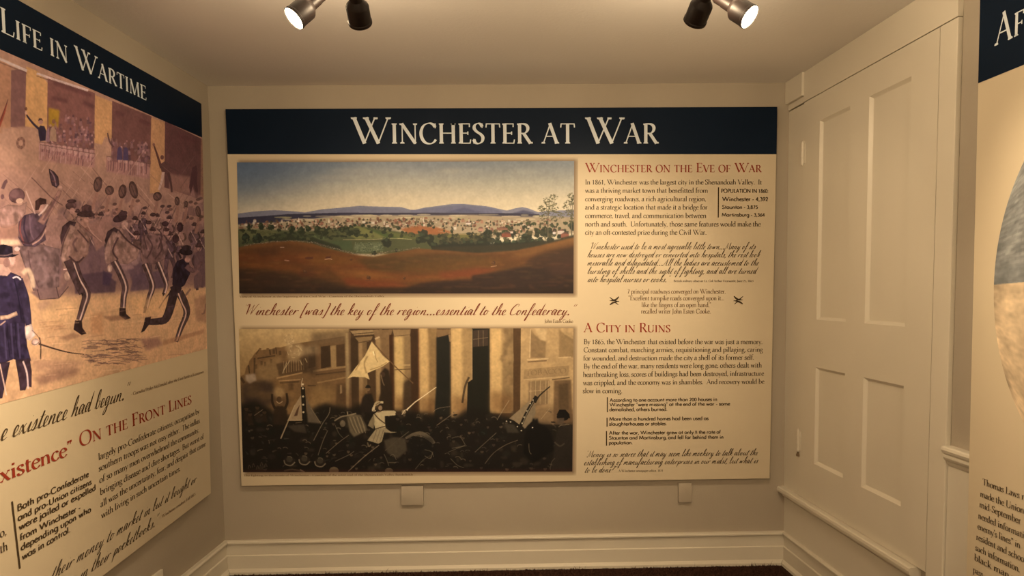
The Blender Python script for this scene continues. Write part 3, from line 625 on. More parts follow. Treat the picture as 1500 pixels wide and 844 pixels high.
    c.poly([(818, 562), (832, 561), (833, 600), (818, 600)], (72, 53, 34), .8, 2)
    c.poly([(762, 590), (839, 600), (839, 625), (762, 625)], (84, 60, 40), .5, 8)
    # darkness of the crowd
    c.poly([(352, 592), (372, 586), (392, 596), (400, 604), (425, 612), (452, 603), (463, 594), (476, 590), (492, 594), (512, 598), (528, 590), (562, 600), (600, 602), (640, 606), (662, 612), (690, 596), (716, 604), (745, 612), (772, 618), (812, 622), (839, 622), (839, 692), (352, 692)], D3, .96, 5)
    c.poly([(352, 630), (839, 640), (839, 692), (352, 692)], (30, 24, 19), .9, 8)
    for _ in range(110):
        x, y = R.uniform(356, 836), R.uniform(606, 690)
        c.blob(x, y, R.uniform(2, 7), R.uniform(2, 6), R.choice([(46, 37, 28), (56, 44, 32), (24, 26, 20), (38, 34, 26), (62, 50, 36)]), .5, 1.6, jit=.6)
    for _ in range(150):                                     # shoulders, sleeves, knapsacks, horses' flanks
        x, y = R.uniform(356, 836), R.uniform(600, 690)
        a = R.uniform(0, 3.1); L = R.uniform(3, 9)
        c.line([(x, y), (x+math.cos(a)*L*.5+R.uniform(-1, 1), y-math.sin(a)*L*.5), (x+math.cos(a)*L, y-math.sin(a)*L*.6)], (R.uniform(.8, 3), R.uniform(.4, 1.5)), R.choice([(70, 56, 40), (58, 46, 34), (84, 68, 48), (50, 48, 36), (98, 78, 54)]), R.uniform(.3, .7), .4)
    for _ in range(70):
        x, y = R.uniform(356, 836), R.uniform(604, 690)
        c.blob(x, y, R.uniform(1.6, 2.6), R.uniform(2, 3), R.choice([(86, 66, 46), (70, 54, 40), (104, 80, 56)]), .6, .5); c.blob(x, y-2, R.uniform(2.6, 3.6), 1.2, (26, 21, 17), .85, .3, R.uniform(-.3, .3))
    for _ in range(60):                                      # hats, shoulders and faces catching light
        x, y = R.uniform(358, 834), R.uniform(604, 688)
        r = R.uniform(2.2, 4.2); a = R.uniform(-.5, .5)
        pts = [(x+math.cos(t)*r, y+math.sin(t)*r*.7) for t in (3.4+a, 4.0+a, 4.7+a, 5.4+a, 6.0+a)]
        c.line(pts, .9, R.choice([(96, 78, 56), (76, 64, 48), (118, 94, 66)]), .7, .2)
    # left crowd in front of the fire
    for x, y, h in ((360, 598, 9), (376, 596, 8), (365, 606, 8), (386, 603, 7)):
        c.poly([(x-4, y+h*2), (x-3, y+3), (x+3, y+3), (x+5, y+h*2)], D2, .85, 1.5); c.blob(x, y, 3, 3.2, D1, .9, .6); c.blob(x, y-2.4, 4, 1.4, D3, .9, .4)
    c.line([(371, 608), (384, 599)], .9, (124, 96, 66), .8)
    c.poly([(398, 622), (400, 600), (404, 594), (414, 594), (419, 600), (420, 622)], D2, .95, 1.5)
    c.line([(402, 598), (398, 588), (398, 576)], (4, 3), D2, .95, .7); c.line([(416, 598), (420, 588), (419, 575)], (4, 3), D2, .95, .7)
    c.blob(408, 574, 8, 8, (160, 124, 78), .5, 3); c.blob(408, 584, 3.6, 4.2, (72, 50, 32), .95, .6); c.line([(404, 587), (408, 590), (413, 587)], .9, (176, 140, 96), .8)
    # battle flag, left
    c.poly([(440, 578), (443, 572), (442, 616), (419, 616), (431, 592)], (140, 110, 76), .95, .8)
    c.poly([(447, 578), (452, 592), (468, 620), (449, 618)], (92, 74, 54), .95, 1)
    c.poly([(434, 598), (438, 592), (434, 608), (429, 609)], (72, 46, 32), .9, .8)
    c.line([(443, 553), (441, 562), (443, 572)], .9, (176, 144, 104), .9)
    c.poly([(440, 566), (446, 566), (448, 616), (441, 616)], D3, .95, .5)
    for y in (562, 568, 580, 592, 603):
        c.blob(443, y, 1.5, 1.4, (196, 164, 120), .9)
    c.line([(422, 618), (434, 619), (446, 621)], 4, D3, .95, .6); c.line([(420, 615), (442, 614)], .8, (150, 120, 84), .8)
    c.line([(431, 619), (440, 618)], 1, (120, 94, 66), .7); c.poly([(418, 623), (444, 621), (447, 634), (430, 632)], (62, 50, 37), .9, 1.5)
    c.line([(431, 592), (421, 615), (409, 642)], (1.2, 1.8), (156, 126, 88), .9, .2)
    c.line([(454, 597), (468, 620)], .9, (128, 102, 72), .8)
    # bayonets and rifles
    for pts, w, col in (([(482, 596), (480, 606), (470, 621), (457, 645)], 1.3, (140, 114, 82)), ([(478, 630), (471, 645), (463, 667)], 1.3, (122, 100, 72)), ([(509, 637), (495, 647), (475, 664)], 1.2, (130, 104, 74)), ([(516, 661), (509, 666), (488, 676)], 1.1, (122, 100, 74)), ([(618, 582), (606, 588)], 1.2, (120, 90, 60)), ([(553, 652), (531, 669), (507, 691)], 1.6, (140, 112, 80)), ([(597, 632), (580, 645), (562, 660)], 1.3, (110, 90, 64)), ([(670, 600), (656, 610), (638, 623)], 1.3, (124, 98, 70)), ([(745, 586), (738, 597), (727, 615)], 1.1, (150, 122, 88)), ([(726, 634), (706, 652), (694, 663)], 1.3, (112, 90, 66)), ([(758, 645), (740, 652), (722, 664), (709, 680)], 1.2, (116, 92, 66)), ([(826, 648), (806, 656), (785, 672)], 1.2, (92, 74, 54)), ([(805, 598), (792, 614)], 1.1, (150, 120, 84)), ([(633, 665), (618, 674), (606, 688)], 1.3, (96, 78, 56)), ([(658, 595), (640, 598), (633, 603)], 1, (124, 98, 70)), ([(686, 552), (680, 566), (676, 590)], 4, D2), ([(654, 663), (680, 652)], 1, (104, 86, 62))):
        c.line(pts, w*.75, col, .72, .2)
    # grey horse
    c.poly([(506, 610), (514, 605), (526, 608), (534, 622), (536, 630), (528, 634), (516, 640), (510, 632)], (98, 80, 56), .95, 1)
    for i in range(9):
        c.line([(508+i*2.6, 610), (512+i*2.6, 622), (518+i*2.2, 634)], .8, (150, 124, 88) if i % 2 else (64, 52, 38), .7, .2)
    c.line([(488, 616), (498, 610), (508, 608), (520, 605)], 2, (128, 104, 74), .9, .3); c.line([(507, 602), (508, 608)], 1.6, (140, 114, 80), .9)
    c.blob(500, 620, 4, 5, (112, 92, 66), .8, .8); c.line([(489, 622), (494, 634), (500, 641)], .8, (112, 92, 66), .7)
    # white flag
    c.line([(545, 499), (571, 529), (604, 561)], 1.6, (94, 66, 40), .95)
    c.poly([(544.3, 499.5), (553, 511), (560, 520), (570.2, 528.8), (560, 536), (546, 542), (537.5, 545.8), (540.6, 555.4), (534, 552), (525.9, 551.5), (516, 551), (508, 553.7), (520, 538), (534, 520.6), (540, 509)], (190, 152, 98), 1, .4)
    for pts, w in (([(538, 521), (533, 532), (536, 546)], 2.4), ([(527, 530), (520, 542)], 1.8), ([(548, 514), (550, 524), (553, 530)], 1.2), ([(541, 541), (556, 536), (566, 530)], 1.4)):
        c.line(pts, w, (140, 106, 64), .7, .7)
    c.line([(546, 514), (548, 520)], 1.4, (224, 190, 138), .9, .3)
    # riders under the flag
    c.poly([(556, 546), (563, 538), (569, 542), (572, 560), (574, 600), (550, 600), (556, 575)], D2, .97, 1)
    c.blob(560, 548, 3.4, 3.6, (66, 46, 32), .9, .6); c.line([(557, 548), (560, 560), (562, 564)], 1.4, (120, 92, 62), .8, .3)
    c.poly([(526, 604), (529, 583), (534, 576), (543, 576), (547, 588), (548, 604)], (38, 29, 22), .97, 1); c.blob(538, 569, 3, 3.4, (104, 76, 50), .95, .5); c.blob(538, 566.5, 4.4, 1.5, D3, .95, .4); c.blob(538, 565, 2.8, 2, D3, .95, .3)
    # swordsman
    c.poly([(545, 607), (552, 602), (562, 601), (576, 601), (580, 604), (577, 608), (562, 609), (562, 620), (563, 626), (548, 629), (545, 616)], (166, 138, 96), 1, .5)
    c.poly([(546, 606), (540, 616), (537, 623), (545, 628), (547, 618)], (120, 98, 68), .95, .6)
    c.poly([(548, 629), (562, 626), (570, 632), (580, 633), (570, 634), (561, 633), (557, 647), (552, 650), (536, 645), (541, 638)], (138, 114, 80), 1, .6)
    for x in (546, 551, 556):
        c.line([(x+4, 629), (x+1, 638), (x-2, 647)], .9, (92, 74, 52), .7, .2)
    c.line([(547, 606), (553, 613), (562, 620)], 1.6, (66, 48, 32), .95); c.line([(548, 628), (555, 626), (563, 624)], 1.5, (66, 48, 32), .95)
    c.blob(555.5, 597, 3, 3.6, (140, 108, 76), .95, .5); c.line([(551, 603), (557, 602)], 2, (88, 62, 42), .8, .4)
    c.line([(546, 600), (547, 594), (552, 589), (560, 589)], 3, (176, 146, 102), 1, .3); c.blob(551, 590, 5, 2.8, (150, 122, 84), .95, .4, -.5); c.line([(549, 592), (556, 588)], 1, (80, 58, 40), .9)
    c.line([(545, 596), (544, 601), (549, 601)], 1.6, (186, 154, 110), .9, .2)
    c.line([(578, 604), (584, 606), (588, 605)], (5, 3.4), (52, 38, 28), .95, .4)
    c.blob(590, 603, 3.2, 3.2, (130, 104, 72), .95, .4); c.line([(587, 607), (592, 600), (596, 601)], .9, (206, 172, 126), .9)
    c.line([(594, 600), (606, 589), (638, 566.5)], (1.8, .9), (212, 178, 130), .98, n=1)
    c.line([(536, 648), (538, 654), (541, 651)], 2, (112, 90, 62), .8, .3)
    # horse rump, tail
    c.poly([(560, 645), (575, 640), (592, 642), (594, 660), (580, 672), (565, 664)], (72, 59, 43), .9, 2)
    c.line([(592, 642), (604, 636), (616, 635), (628, 642), (634, 650)], (3, 6, 5), (98, 80, 58), .9, .8); c.line([(604, 638), (618, 640), (630, 648)], 1, (134, 110, 80), .7, .2)
    c.poly([(596, 640), (632, 640), (636, 668), (600, 676)], (26, 23, 19), .6, 4)
    for pts in ([(632, 662), (628, 672), (620, 668)], [(560, 665), (564, 674), (567, 683)], [(569, 668), (574, 666), (578, 674)], [(566, 678), (578, 678)], [(658, 672), (668, 682), (678, 686)], [(620, 659), (630, 662), (633, 670)], [(660, 642), (672, 640), (680, 652)], [(660, 657), (672, 655), (682, 653)]):
        c.line(pts, .9, (112, 92, 66), .7, .2)
    # bowler hats in the near row
    for x, y in ((421, 674), (443, 673), (466, 676)):
        c.blob(x, y+1, 8.5, 6, (40, 32, 25), .95, .6); c.blob(x, y-1, 4.6, 4.4, (62, 51, 38), .95, .5)
        c.line([(x-8, y), (x-6, y+6), (x+2, y+8), (x+8, y+3)], 1.7, (118, 96, 70), .9, .2); c.line([(x-3, y-5), (x+1, y-5.4), (x+4, y-3)], 1, (104, 86, 62), .8, .2)
    c.blob(486, 690, 7, 6, (96, 76, 52), .9, .7); c.line([(413, 690), (425, 688), (440, 691)], 2.4, (80, 63, 44), .9, .4); c.line([(436, 688), (443, 692)], 1.6, (134, 108, 76), .8)
    c.blob(567, 690, 6, 4, (92, 74, 52), .9, .6)
    # right flag, black horse, man in the hat
    c.line([(805, 566), (790, 579), (783, 590)], (1.4, 2.6), D3, .95)
    c.poly([(745, 613), (760, 600), (776, 586), (772, 600), (760, 622), (752, 616)], (124, 99, 69), .97, .6)
    c.poly([(783, 590), (784, 606), (778, 618), (768, 628), (762, 622), (774, 604)], (112, 90, 64), .97, .6)
    c.line([(785, 580), (776, 595), (768, 610), (761, 626)], 4.6, D3, .97, .3); c.line([(738, 617), (748, 617), (758, 624), (766, 632)], 4, D3, .97, .4)
    for x, y in ((780, 586), (776, 591), (771, 602), (767, 611), (764, 620), (741, 617), (747, 618), (757, 625), (763, 631)):
        c.blob(x, y, 1.1, .9, (198, 168, 126), .9)
    c.line([(781, 588), (772, 604), (764, 622)], .8, (186, 156, 114), .7); c.poly([(738, 620), (752, 622), (760, 634), (742, 634)], (58, 48, 36), .9, 1.5)
    c.poly([(768, 640), (772, 624), (779, 617), (780, 612), (783, 616), (787, 612), (788, 620), (800, 626), (808, 636), (812, 660), (780, 680), (766, 664)], (20, 17, 14), .98, 1)
    c.blob(779.5, 626.5, 1, .8, (220, 190, 150), .9); c.line([(774, 650), (775, 662), (778, 666)], .9, (104, 84, 60), .8)
    c.poly([(812, 652), (816, 630), (822, 624), (836, 622), (839, 630), (839, 692), (808, 692)], (40, 32, 25), .98, 1.2)
    c.blob(824, 611, 9, 5.6, (22, 18, 15), 1, .5, .1); c.poly([(815, 608), (819, 600), (828, 600), (834, 607), (835, 613)], (22, 18, 15), 1, .4); c.poly([(816, 613), (826, 612), (826, 620), (820, 623), (816, 619)], (76, 58, 42), .9, .6)
    c.line([(818, 626), (822, 623), (834, 622)], 1.1, (112, 90, 64), .8, .2); c.line([(812, 648), (820, 654), (827, 650)], 2, (74, 60, 44), .8, .6)
    c.line([(806, 690), (808, 678), (813, 672)], 1, (92, 74, 54), .7)
    for x, y in ((362, 684), (368, 682), (374, 685), (380, 680), (386, 682)):
        c.line([(x-2, y+3), (x, y-3), (x+2, y+2)], .8, (96, 74, 52), .7)
    c.poly([(352, 688), (839, 688), (839, 692), (352, 692)], (64, 30, 24), .35, 1)
    c.a[:] = np.clip((c.a-.25)*1.14+.25, .03, .95)
    c.noise(.02, 3.5); c.noise(.02, .8)
    return c

def paint_parade(tf, w, h, s):
    """Watercolour of soldiers marching past a balconied street, hats in the air."""
    c = Canvas(w, h, (160, 116, 80), 1, 1, tf)
    R = random.Random(5)
    T1, T2, T3, T4 = (170, 126, 90), (128, 94, 70), (94, 66, 52), (62, 44, 40)
    c.poly([(-320, 20), (320, 20), (320, 620), (-320, 620)], (164, 120, 84), 1)
    c.poly([(-320, 230), (320, 250), (320, 420), (-320, 420)], (146, 106, 78), .8, 30)
    c.poly([(-320, 420), (320, 430), (320, 620), (-320, 620)], (190, 142, 88), .9, 12)
    # house fronts
    c.poly([(-60, 34), (13, 86), (13, 190), (-60, 176)], (160, 112, 74), .9, 1)
    c.poly([(-130, 10), (-60, 44), (-60, 176), (-130, 160)], (122, 82, 64), .95, 1)
    c.poly([(-200, 0), (-130, 10), (-130, 160), (-200, 150)], (184, 132, 78), .95, 1)
    c.poly([(13, 92), (35, 90), (35, 184), (13, 178)], (122, 84, 66), .95, 1)
    c.poly([(35, 86), (52, 94), (66, 112), (66, 184), (34, 178)], (188, 136, 78), .95, .8)
    c.poly([(66, 100), (135, 128), (135, 222), (66, 208)], (122, 80, 62), .97, 1)
    c.poly([(135, 131), (160, 142), (161, 200), (150, 196), (146, 208), (135, 205)], (184, 132, 78), .95, .8)
    c.poly([(160, 140), (218, 165), (218, 245), (160, 226)], (112, 74, 58), .97, 1)
    c.poly([(217, 166), (237, 174), (238, 240), (230, 285), (217, 285)], (174, 124, 76), .95, 1)
    c.poly([(237, 172), (291, 200), (291, 296), (238, 276)], (98, 64, 52), .97, 1)
    c.poly([(290, 200), (298, 203), (300, 310), (291, 300)], (134, 94, 64), .95, 1)
    c.poly([(245, 255), (275, 260), (275, 286), (245, 284)], (140, 98, 72), .8, 4)
    c.line([(-40, 58), (0, 76), (36, 93)], 4, (190, 158, 122), .9, .4, 1); c.line([(-40, 63), (0, 81), (36, 97)], 1, T3, .8, 0, 1)
    c.line([(50, 97), (80, 108), (125, 124)], 3.4, (196, 160, 124), .9, .4, 1); c.line([(50, 101), (80, 112), (125, 128)], 1, T3, .7, 0, 1)
    for a, b in (((75, 112), (130, 132)), ((72, 135), (95, 140)), ((118, 142), (134, 150)), ((165, 158), (178, 163)), ((200, 170), (216, 178)), ((255, 195), (285, 205))):
        c.line([a, b], 6, (96, 60, 50), .6, 2.5)
    c.poly([(68, 150), (84, 154), (82, 180), (68, 178)], (164, 122, 40), .85, 2)
    c.poly([(34, 178), (66, 184), (56, 200), (56, 240), (0, 236), (0, 180)], (166, 122, 86), .9, 2)
    # balcony crowds and bunting
    for x0, x1, y0, y1, n in ((70, 134, 172, 212, 60), (160, 216, 196, 232, 55), (84, 134, 160, 200, 25)):
        for _ in range(n):
            x = R.uniform(x0, x1); y = R.uniform(y0, y1)+(x-x0)*.16
            col = R.choice([(150, 104, 84), (104, 72, 62), (170, 124, 98), (88, 60, 54), (132, 92, 70)])
            c.blob(x, y, R.uniform(1.2, 2), R.uniform(1.6, 2.6), col, .8, .4)
            c.poly([(x-2.2, y+9), (x-1.6, y+2), (x+1.6, y+2), (x+2.4, y+9)], R.choice([(120, 84, 72), (146, 104, 86), (90, 64, 58), (112, 78, 60)]), .65, .7)
    for x0, x1, y0, sl, hgt in ((55, 136, 202, .17, 28), (153, 216, 226, .2, 24), (56, 136, 206, .2, 12)):
        c.poly([(x0, y0), (x1, y0+(x1-x0)*sl), (x1, y0+(x1-x0)*sl+hgt), (x0, y0+hgt)], (150, 104, 82), .75, 1.5)
        for i in range(int((x1-x0)/3.2)):
            x = x0+i*3.2+R.uniform(-.6, .6); y = y0+(x-x0)*sl
            c.line([(x, y+R.uniform(0, 3)), (x+.4, y+hgt*.5), (x-.3, y+hgt*R.uniform(.7, 1))], R.uniform(.8, 1.8), R.choice([(102, 66, 58), (122, 80, 66), (176, 130, 104)]), .7, .3)
        for i in range(int((x1-x0)/8)):
            x = x0+i*8+4; y = y0+(x-x0)*sl+3
            c.blob(x, y, 3, 3.5, (182, 136, 104), .6, 1)
        c.line([(x0, y0), ((x0+x1)/2, y0+(x1-x0)*sl/2), (x1, y0+(x1-x0)*sl)], 1, T3, .7, .2)
    # gentleman with raised arm, lady beside him
    c.poly([(53, 182), (56, 177), (62, 178), (65, 186), (64, 200), (56, 201), (54, 192)], (56, 44, 48), .97, .5)
    c.line([(54, 182), (46, 174), (39, 165), (36, 160)], (3.6, 2), (56, 44, 48), .97, .3); c.blob(35, 157, 1.6, 2.4, (190, 140, 100), .9, .3); c.blob(35, 151, 2, 2.6, (96, 62, 44), .8, .5)
    c.blob(56.5, 171, 3.4, 4.2, (166, 118, 88), .95, .4); c.poly([(53, 170), (54, 166), (58, 166), (60, 170), (57, 168)], T4, .95, .3)
    c.poly([(70, 200), (71, 182), (75, 178), (79, 184), (80, 203)], (160, 122, 84), .9, .8); c.blob(75.5, 171, 2.6, 3.6, (128, 86, 62), .9, .4)
    c.poly([(64, 202), (66, 184), (69, 180), (70, 202)], (140, 104, 92), .8, .8)
    c.poly([(161, 234), (163, 212), (167, 206), (170, 214), (170, 236)], (118, 80, 66), .9, .8); c.line([(163, 212), (157, 203), (154, 190)], (3, 1.8), (98, 66, 54), .95, .3); c.blob(164, 201, 2.2, 3, (110, 74, 60), .9, .3)
    for x, y in ((172, 212), (181, 213)):
        c.poly([(x-4, y+20), (x-3, y+2), (x, y-1), (x+3, y+2), (x+4, y+20)], (80, 64, 72), .9, .8); c.blob(x, y-4, 2, 2.8, (120, 84, 68), .9, .3)
    # figure against the third pillar, shadowed man at the right
    c.line([(222, 211), (227, 226), (233, 246)], (2, 4), (88, 56, 44), .95, .4); c.blob(221.5, 209, 1.8, 2.6, (120, 80, 60), .95, .3); c.blob(234, 229, 2.8, 3.6, (104, 68, 54), .95, .3)
    c.poly([(231, 240), (238, 235), (245, 240), (246, 252), (240, 256), (234, 254)], (92, 62, 50), .95, .8); c.line([(242, 244), (252, 248), (258, 252)], 2, (92, 62, 50), .9, .4)
    c.line([(236, 252), (234, 266), (230, 280)], (4.4, 3), (176, 136, 102), .95, .5); c.line([(243, 253), (247, 268), (249, 284)], (4, 2.4), (84, 56, 46), .95, .5)
    c.poly([(276, 262), (278, 246), (284, 242), (286, 254), (285, 266), (288, 290), (284, 286), (280, 272), (276, 288), (274, 276)], (74, 46, 42), .8, 1); c.poly([(276, 292), (279, 276), (284, 292)], (150, 108, 84), .7, 1)
    # wreath, flag
    for k in range(14):
        a = k*.45
        c.blob(28+math.cos(a)*5, 203+math.sin(a)*7, 2, 2.6, (106, 72, 54) if k % 2 else (136, 96, 70), .7, .5)
    c.poly([(-6, 176), (9, 136), (5, 156), (-2, 178)], (134, 58, 40), .85, .8)
    c.line([(9, 136), (-6, 180)], .8, T4, .8)
    c.wash = .5
    # haze of rifles behind the marchers
    for _ in range(70):
        x, y = R.uniform(-10, 298), R.uniform(240, 330); L = R.uniform(14, 34); sl = R.choice([.9, 1.1, 1.3, -1.6])
        c.line([(x, y), (x+L*.5, y+L*.5*abs(sl)*(1 if sl > 0 else -1)), (x+L, y+L*sl)], R.uniform(.6, 1.2), R.choice([T3, T2, (188, 142, 104)]), .45, .2)
    for _ in range(130):
        x, y = R.uniform(-10, 300), R.uniform(285, 400)
        c.blob(x, y, R.uniform(3, 9), R.uniform(4, 12), R.choice([(150, 108, 80), (120, 86, 68), (172, 128, 94), (104, 76, 64), (134, 96, 74)]), .4, 2, jit=.5)
    for _ in range(46):                                     # heads deep in the column
        x, y = R.uniform(100, 300), R.uniform(295, 345)
        c.blob(x, y, 3, 4, (160, 114, 84), .7, .5); c.blob(x-.5, y-2.4, 3.4, 2.4, R.choice([T3, T4, (84, 58, 46)]), .8, .4, -.2)
        c.poly([(x-6, y+18), (x-4, y+5), (x+3, y+4), (x+6, y+18)], R.choice([(128, 92, 72), (110, 78, 64), (150, 110, 84)]), .6, 1.2)
    # rear ranks of the column
    c.poly([(60, 330), (140, 322), (220, 330), (302, 340), (304, 432), (200, 438), (100, 438), (56, 420)], (116, 84, 68), .6, 8)
    def marcher(x, y, k, coat, legs):
        c.line([(x-2*k, y+34*k), (x-4*k, y+52*k), (x-1*k, y+70*k)], (7*k, 4*k), legs, .95, .3); c.line([(x+4*k, y+34*k), (x+9*k, y+50*k), (x+6*k, y+66*k)], (7*k, 4*k), [v*.85 for v in legs], .95, .3)
        c.poly([(x-8*k, y+14*k), (x-3*k, y+7*k), (x+5*k, y+8*k), (x+9*k, y+18*k), (x+7*k, y+36*k), (x-7*k, y+36*k)], coat, .95, .4)
        c.line([(x-6*k, y+12*k), (x-9*k, y+22*k), (x-4*k, y+32*k)], 4*k, [v*.8 for v in coat], .95, .3); c.line([(x+6*k, y+12*k), (x+10*k, y+22*k), (x+4*k, y+28*k)], 3.4*k, [v*.75 for v in coat], .95, .3)
        c.line([(x-6*k, y+10*k), (x+6*k, y+34*k)], 1.4*k, (188, 146, 108), .7, .2)
        c.blob(x+1*k, y+2*k, 3.6*k, 4.6*k, (172, 124, 94), .95, .3); c.blob(x, y-2*k, 6*k, 1.8*k, (70, 48, 42), .96, .3, .1); c.blob(x, y-4.6*k, 3.8*k, 3*k, (82, 56, 48), .96, .3)
        c.line([(x-10*k, y+26*k), (x+2*k, y+2*k), (x+12*k, y-22*k)], 1.3*k, (84, 60, 50), .8, .2)
    for x, y, k in ((112, 312, .8), (146, 318, .85), (196, 326, .85), (208, 318, .7), (228, 322, .75), (246, 326, .8), (262, 338, .85), (283, 338, .8), (296, 350, .85), (86, 322, .9), (136, 340, 1.0), (198, 350, 1.0), (246, 352, 1.0), (222, 344, .9), (290, 372, .95), (70, 346, 1.0), (-30, 340, 1.1), (-62, 352, 1.2), (-100, 345, 1.2), (-140, 350, 1.3), (-185, 352, 1.4)):
        marcher(x, y, k, R.choice([(134, 96, 76), (110, 80, 68), (148, 108, 82), (98, 72, 64), (122, 88, 68)]), R.choice([(104, 76, 66), (124, 92, 76), (88, 64, 58)]))
    # waved hats on raised arms
    for x, y, rx, ry, an, ax in ((141, 269, 6.4, 12, .1, 137), (158, 279, 6.6, 7.4, 0, 156), (177, 281, 6, 11, .1, 174), (193, 279, 6, 14, -.25, 191), (228, 290, 6.4, 7, 0, 226), (257, 298, 3.8, 7, -.1, 258), (270, 303, 3, 5, 0, 270), (288, 315, 4, 9, -.15, 288)):
        c.line([(x, y+ry), (ax, y+ry+10), (ax-3, y+ry+26)], (3.4, 5), (140, 98, 72), .9, .5)
        c.blob(x, y, rx, ry, (84, 58, 46), .96, .5, an); c.blob(x-rx*.15, y, rx*.6, ry*.7, (112, 80, 60), .8, .8, an); c.line([(x-rx*.6, y-ry*.5), (x, y+ry*.2), (x+rx*.4, y+ry*.7)], .9, T4, .6, .2)
    for x, y, rx, ry in ((262, 340, 4.6, 7), (256, 357, 5, 6.6), (240, 333, 5, 4)):
        c.blob(x, y, rx, ry, (70, 46, 42), .95, .5)
    # rear marchers' trousers and packs
    for pts, col in (([(60, 318), (90, 312), (98, 330), (92, 372), (66, 372)], (146, 106, 80)), ([(48, 368), (92, 366), (86, 424), (52, 428), (40, 400)], (116, 86, 72)), ([(122, 366), (150, 360), (156, 398), (140, 418), (112, 408)], (112, 82, 70)), ([(128, 330), (160, 318), (166, 350), (140, 372)], (146, 104, 78)), ([(172, 372), (205, 372), (206, 405), (182, 420), (172, 400)], (126, 94, 78)), ([(186, 400), (206, 392), (214, 420), (196, 430)], (100, 74, 66)), ([(108, 408), (150, 404), (170, 420), (168, 436), (110, 436)], (84, 62, 58)), ([(150, 402), (164, 408), (160, 426), (150, 424)], (72, 54, 58)), ([(196, 410), (236, 405), (244, 432), (190, 436)], (96, 72, 66)), ([(283, 380), (300, 375), (302, 434), (284, 436)], (104, 76, 64))):
        c.poly(pts, col, .85, 2)
    for x0, y0, x1, y1 in ((172, 372, 190, 396), (190, 372, 204, 396), (178, 396, 196, 402)):
        c.blob((x0+x1)/2, (y0+y1)/2, (x1-x0)/2, (y1-y0)/2, (156, 116, 92), .6, 1.5)
    # A - big soldier with raised arm and plumed hat
    c.poly([(25, 360), (58, 358), (86, 366), (86, 424), (60, 430), (48, 428), (40, 404)], (120, 90, 72), .95, 1)
    c.line([(40, 366), (44, 392), (56, 424)], 1.6, (90, 64, 54), .8, .5); c.line([(52, 372), (66, 400), (64, 426)], 5, (142, 108, 86), .6, 1.5)
    c.poly([(26, 322), (34, 313), (46, 310), (58, 312), (70, 318), (64, 336), (66, 352), (50, 362), (34, 360), (25, 346)], (92, 68, 62), .97, .7)
    for pts, col in (([(30, 316), (28, 335), (34, 356)], (124, 70, 54)), ([(36, 313), (34, 334), (42, 358)], (58, 44, 46)), ([(42, 313), (44, 340), (52, 356)], (112, 84, 74)), ([(66, 330), (56, 346), (42, 356), (30, 352)], (70, 46, 42)), ([(66, 336), (58, 350), (46, 358)], (176, 130, 94))):
        c.line(pts, 2.2, col, .85, .4)
    c.line([(58, 326), (70, 308), (80, 290), (86, 277)], (11, 9, 6), (146, 104, 78), .98, .5); c.line([(62, 322), (72, 304), (82, 286)], 3.4, (110, 76, 62), .8, .8); c.blob(87, 273, 3.6, 4.6, (180, 132, 98), .98, .4)
    c.blob(59, 301, 7.6, 9.6, (172, 124, 92), .97, .5); c.poly([(50, 306), (50, 292), (57, 287), (66, 290), (66, 297), (58, 298), (55, 306)], (76, 50, 40), .97, .6); c.line([(55, 314), (63, 306), (68, 298)], 2.4, (206, 166, 126), .85, .3)
    c.poly([(69, 243), (77, 248), (83, 256), (85, 268), (81, 273), (74, 269), (71, 258)], (72, 52, 48), .98, .5); c.line([(71, 246), (77, 256), (80, 270)], 1.8, (150, 112, 94), .8, .4); c.line([(74, 262), (80, 264)], 2, (112, 70, 56), .7, .4)
    c.line([(44, 256), (50, 262), (72, 286), (90, 300)], 1.4, T3, .8, .3, 2); c.line([(36, 276), (44, 296), (50, 312)], 1.6, (186, 146, 110), .8, .3)
    # B - man in the round hat at the far left
    c.poly([(0, 330), (-4, 302), (10, 296), (28, 298), (38, 292), (36, 310), (22, 328), (8, 332)], (142, 104, 78), .95, 1); c.blob(23, 283, 12, 11.5, (104, 72, 60), .97, .6); c.blob(20, 280, 7, 7, (128, 92, 74), .6, 1.5); c.blob(27, 291, 5.4, 4, (190, 146, 104), .9, .6)
    c.line([(2, 272), (6, 262), (9, 260)], 5, (92, 64, 54), .9, .5); c.blob(2, 284, 2.6, 4, (92, 62, 54), .8, .5)
    c.poly([(-4, 330), (24, 326), (28, 345), (0, 350)], (140, 98, 70), .7, 2); c.poly([(0, 348), (26, 350), (30, 358), (0, 358)], (200, 158, 108), .9, 1.5)
    # D - bearded soldier in the wide hat
    c.poly([(86, 346), (92, 330), (104, 322), (112, 326), (122, 340), (131, 352), (128, 376), (116, 390), (98, 388), (92, 370)], (140, 102, 76), .97, .8)
    c.poly([(87, 350), (90, 332), (100, 324), (110, 326), (106, 338), (96, 352), (90, 366)], (74, 52, 46), .95, .8)
    c.line([(106, 332), (97, 352), (92, 374), (96, 396)], (10, 10, 7), (156, 116, 86), .97, .5); c.line([(101, 334), (92, 356), (88, 378)], 2, (86, 60, 50), .8, .5); c.blob(98, 408, 4.6, 7, (196, 148, 108), .97, .5); c.line([(92, 398), (100, 397)], 2, (206, 162, 120), .9, .3)
    c.line([(112, 338), (122, 350), (128, 358)], 2, (76, 52, 44), .9, .3); c.line([(112, 372), (106, 360), (112, 350)], 3, (104, 74, 60), .8, .5); c.line([(100, 378), (112, 388), (122, 380)], 2.6, (70, 48, 42), .9, .4)
    c.blob(123, 329, 6.4, 9, (168, 120, 88), .97, .5); c.blob(126, 338, 3.4, 4, (126, 86, 64), .8, .5); c.blob(124, 315, 13.4, 4.4, (72, 50, 42), .98, .4, .06); c.poly([(117, 314), (118, 303), (124, 299), (132, 302), (133, 313)], (84, 58, 48), .98, .4); c.line([(117, 311), (133, 311)], 2, T4, .8, .3)
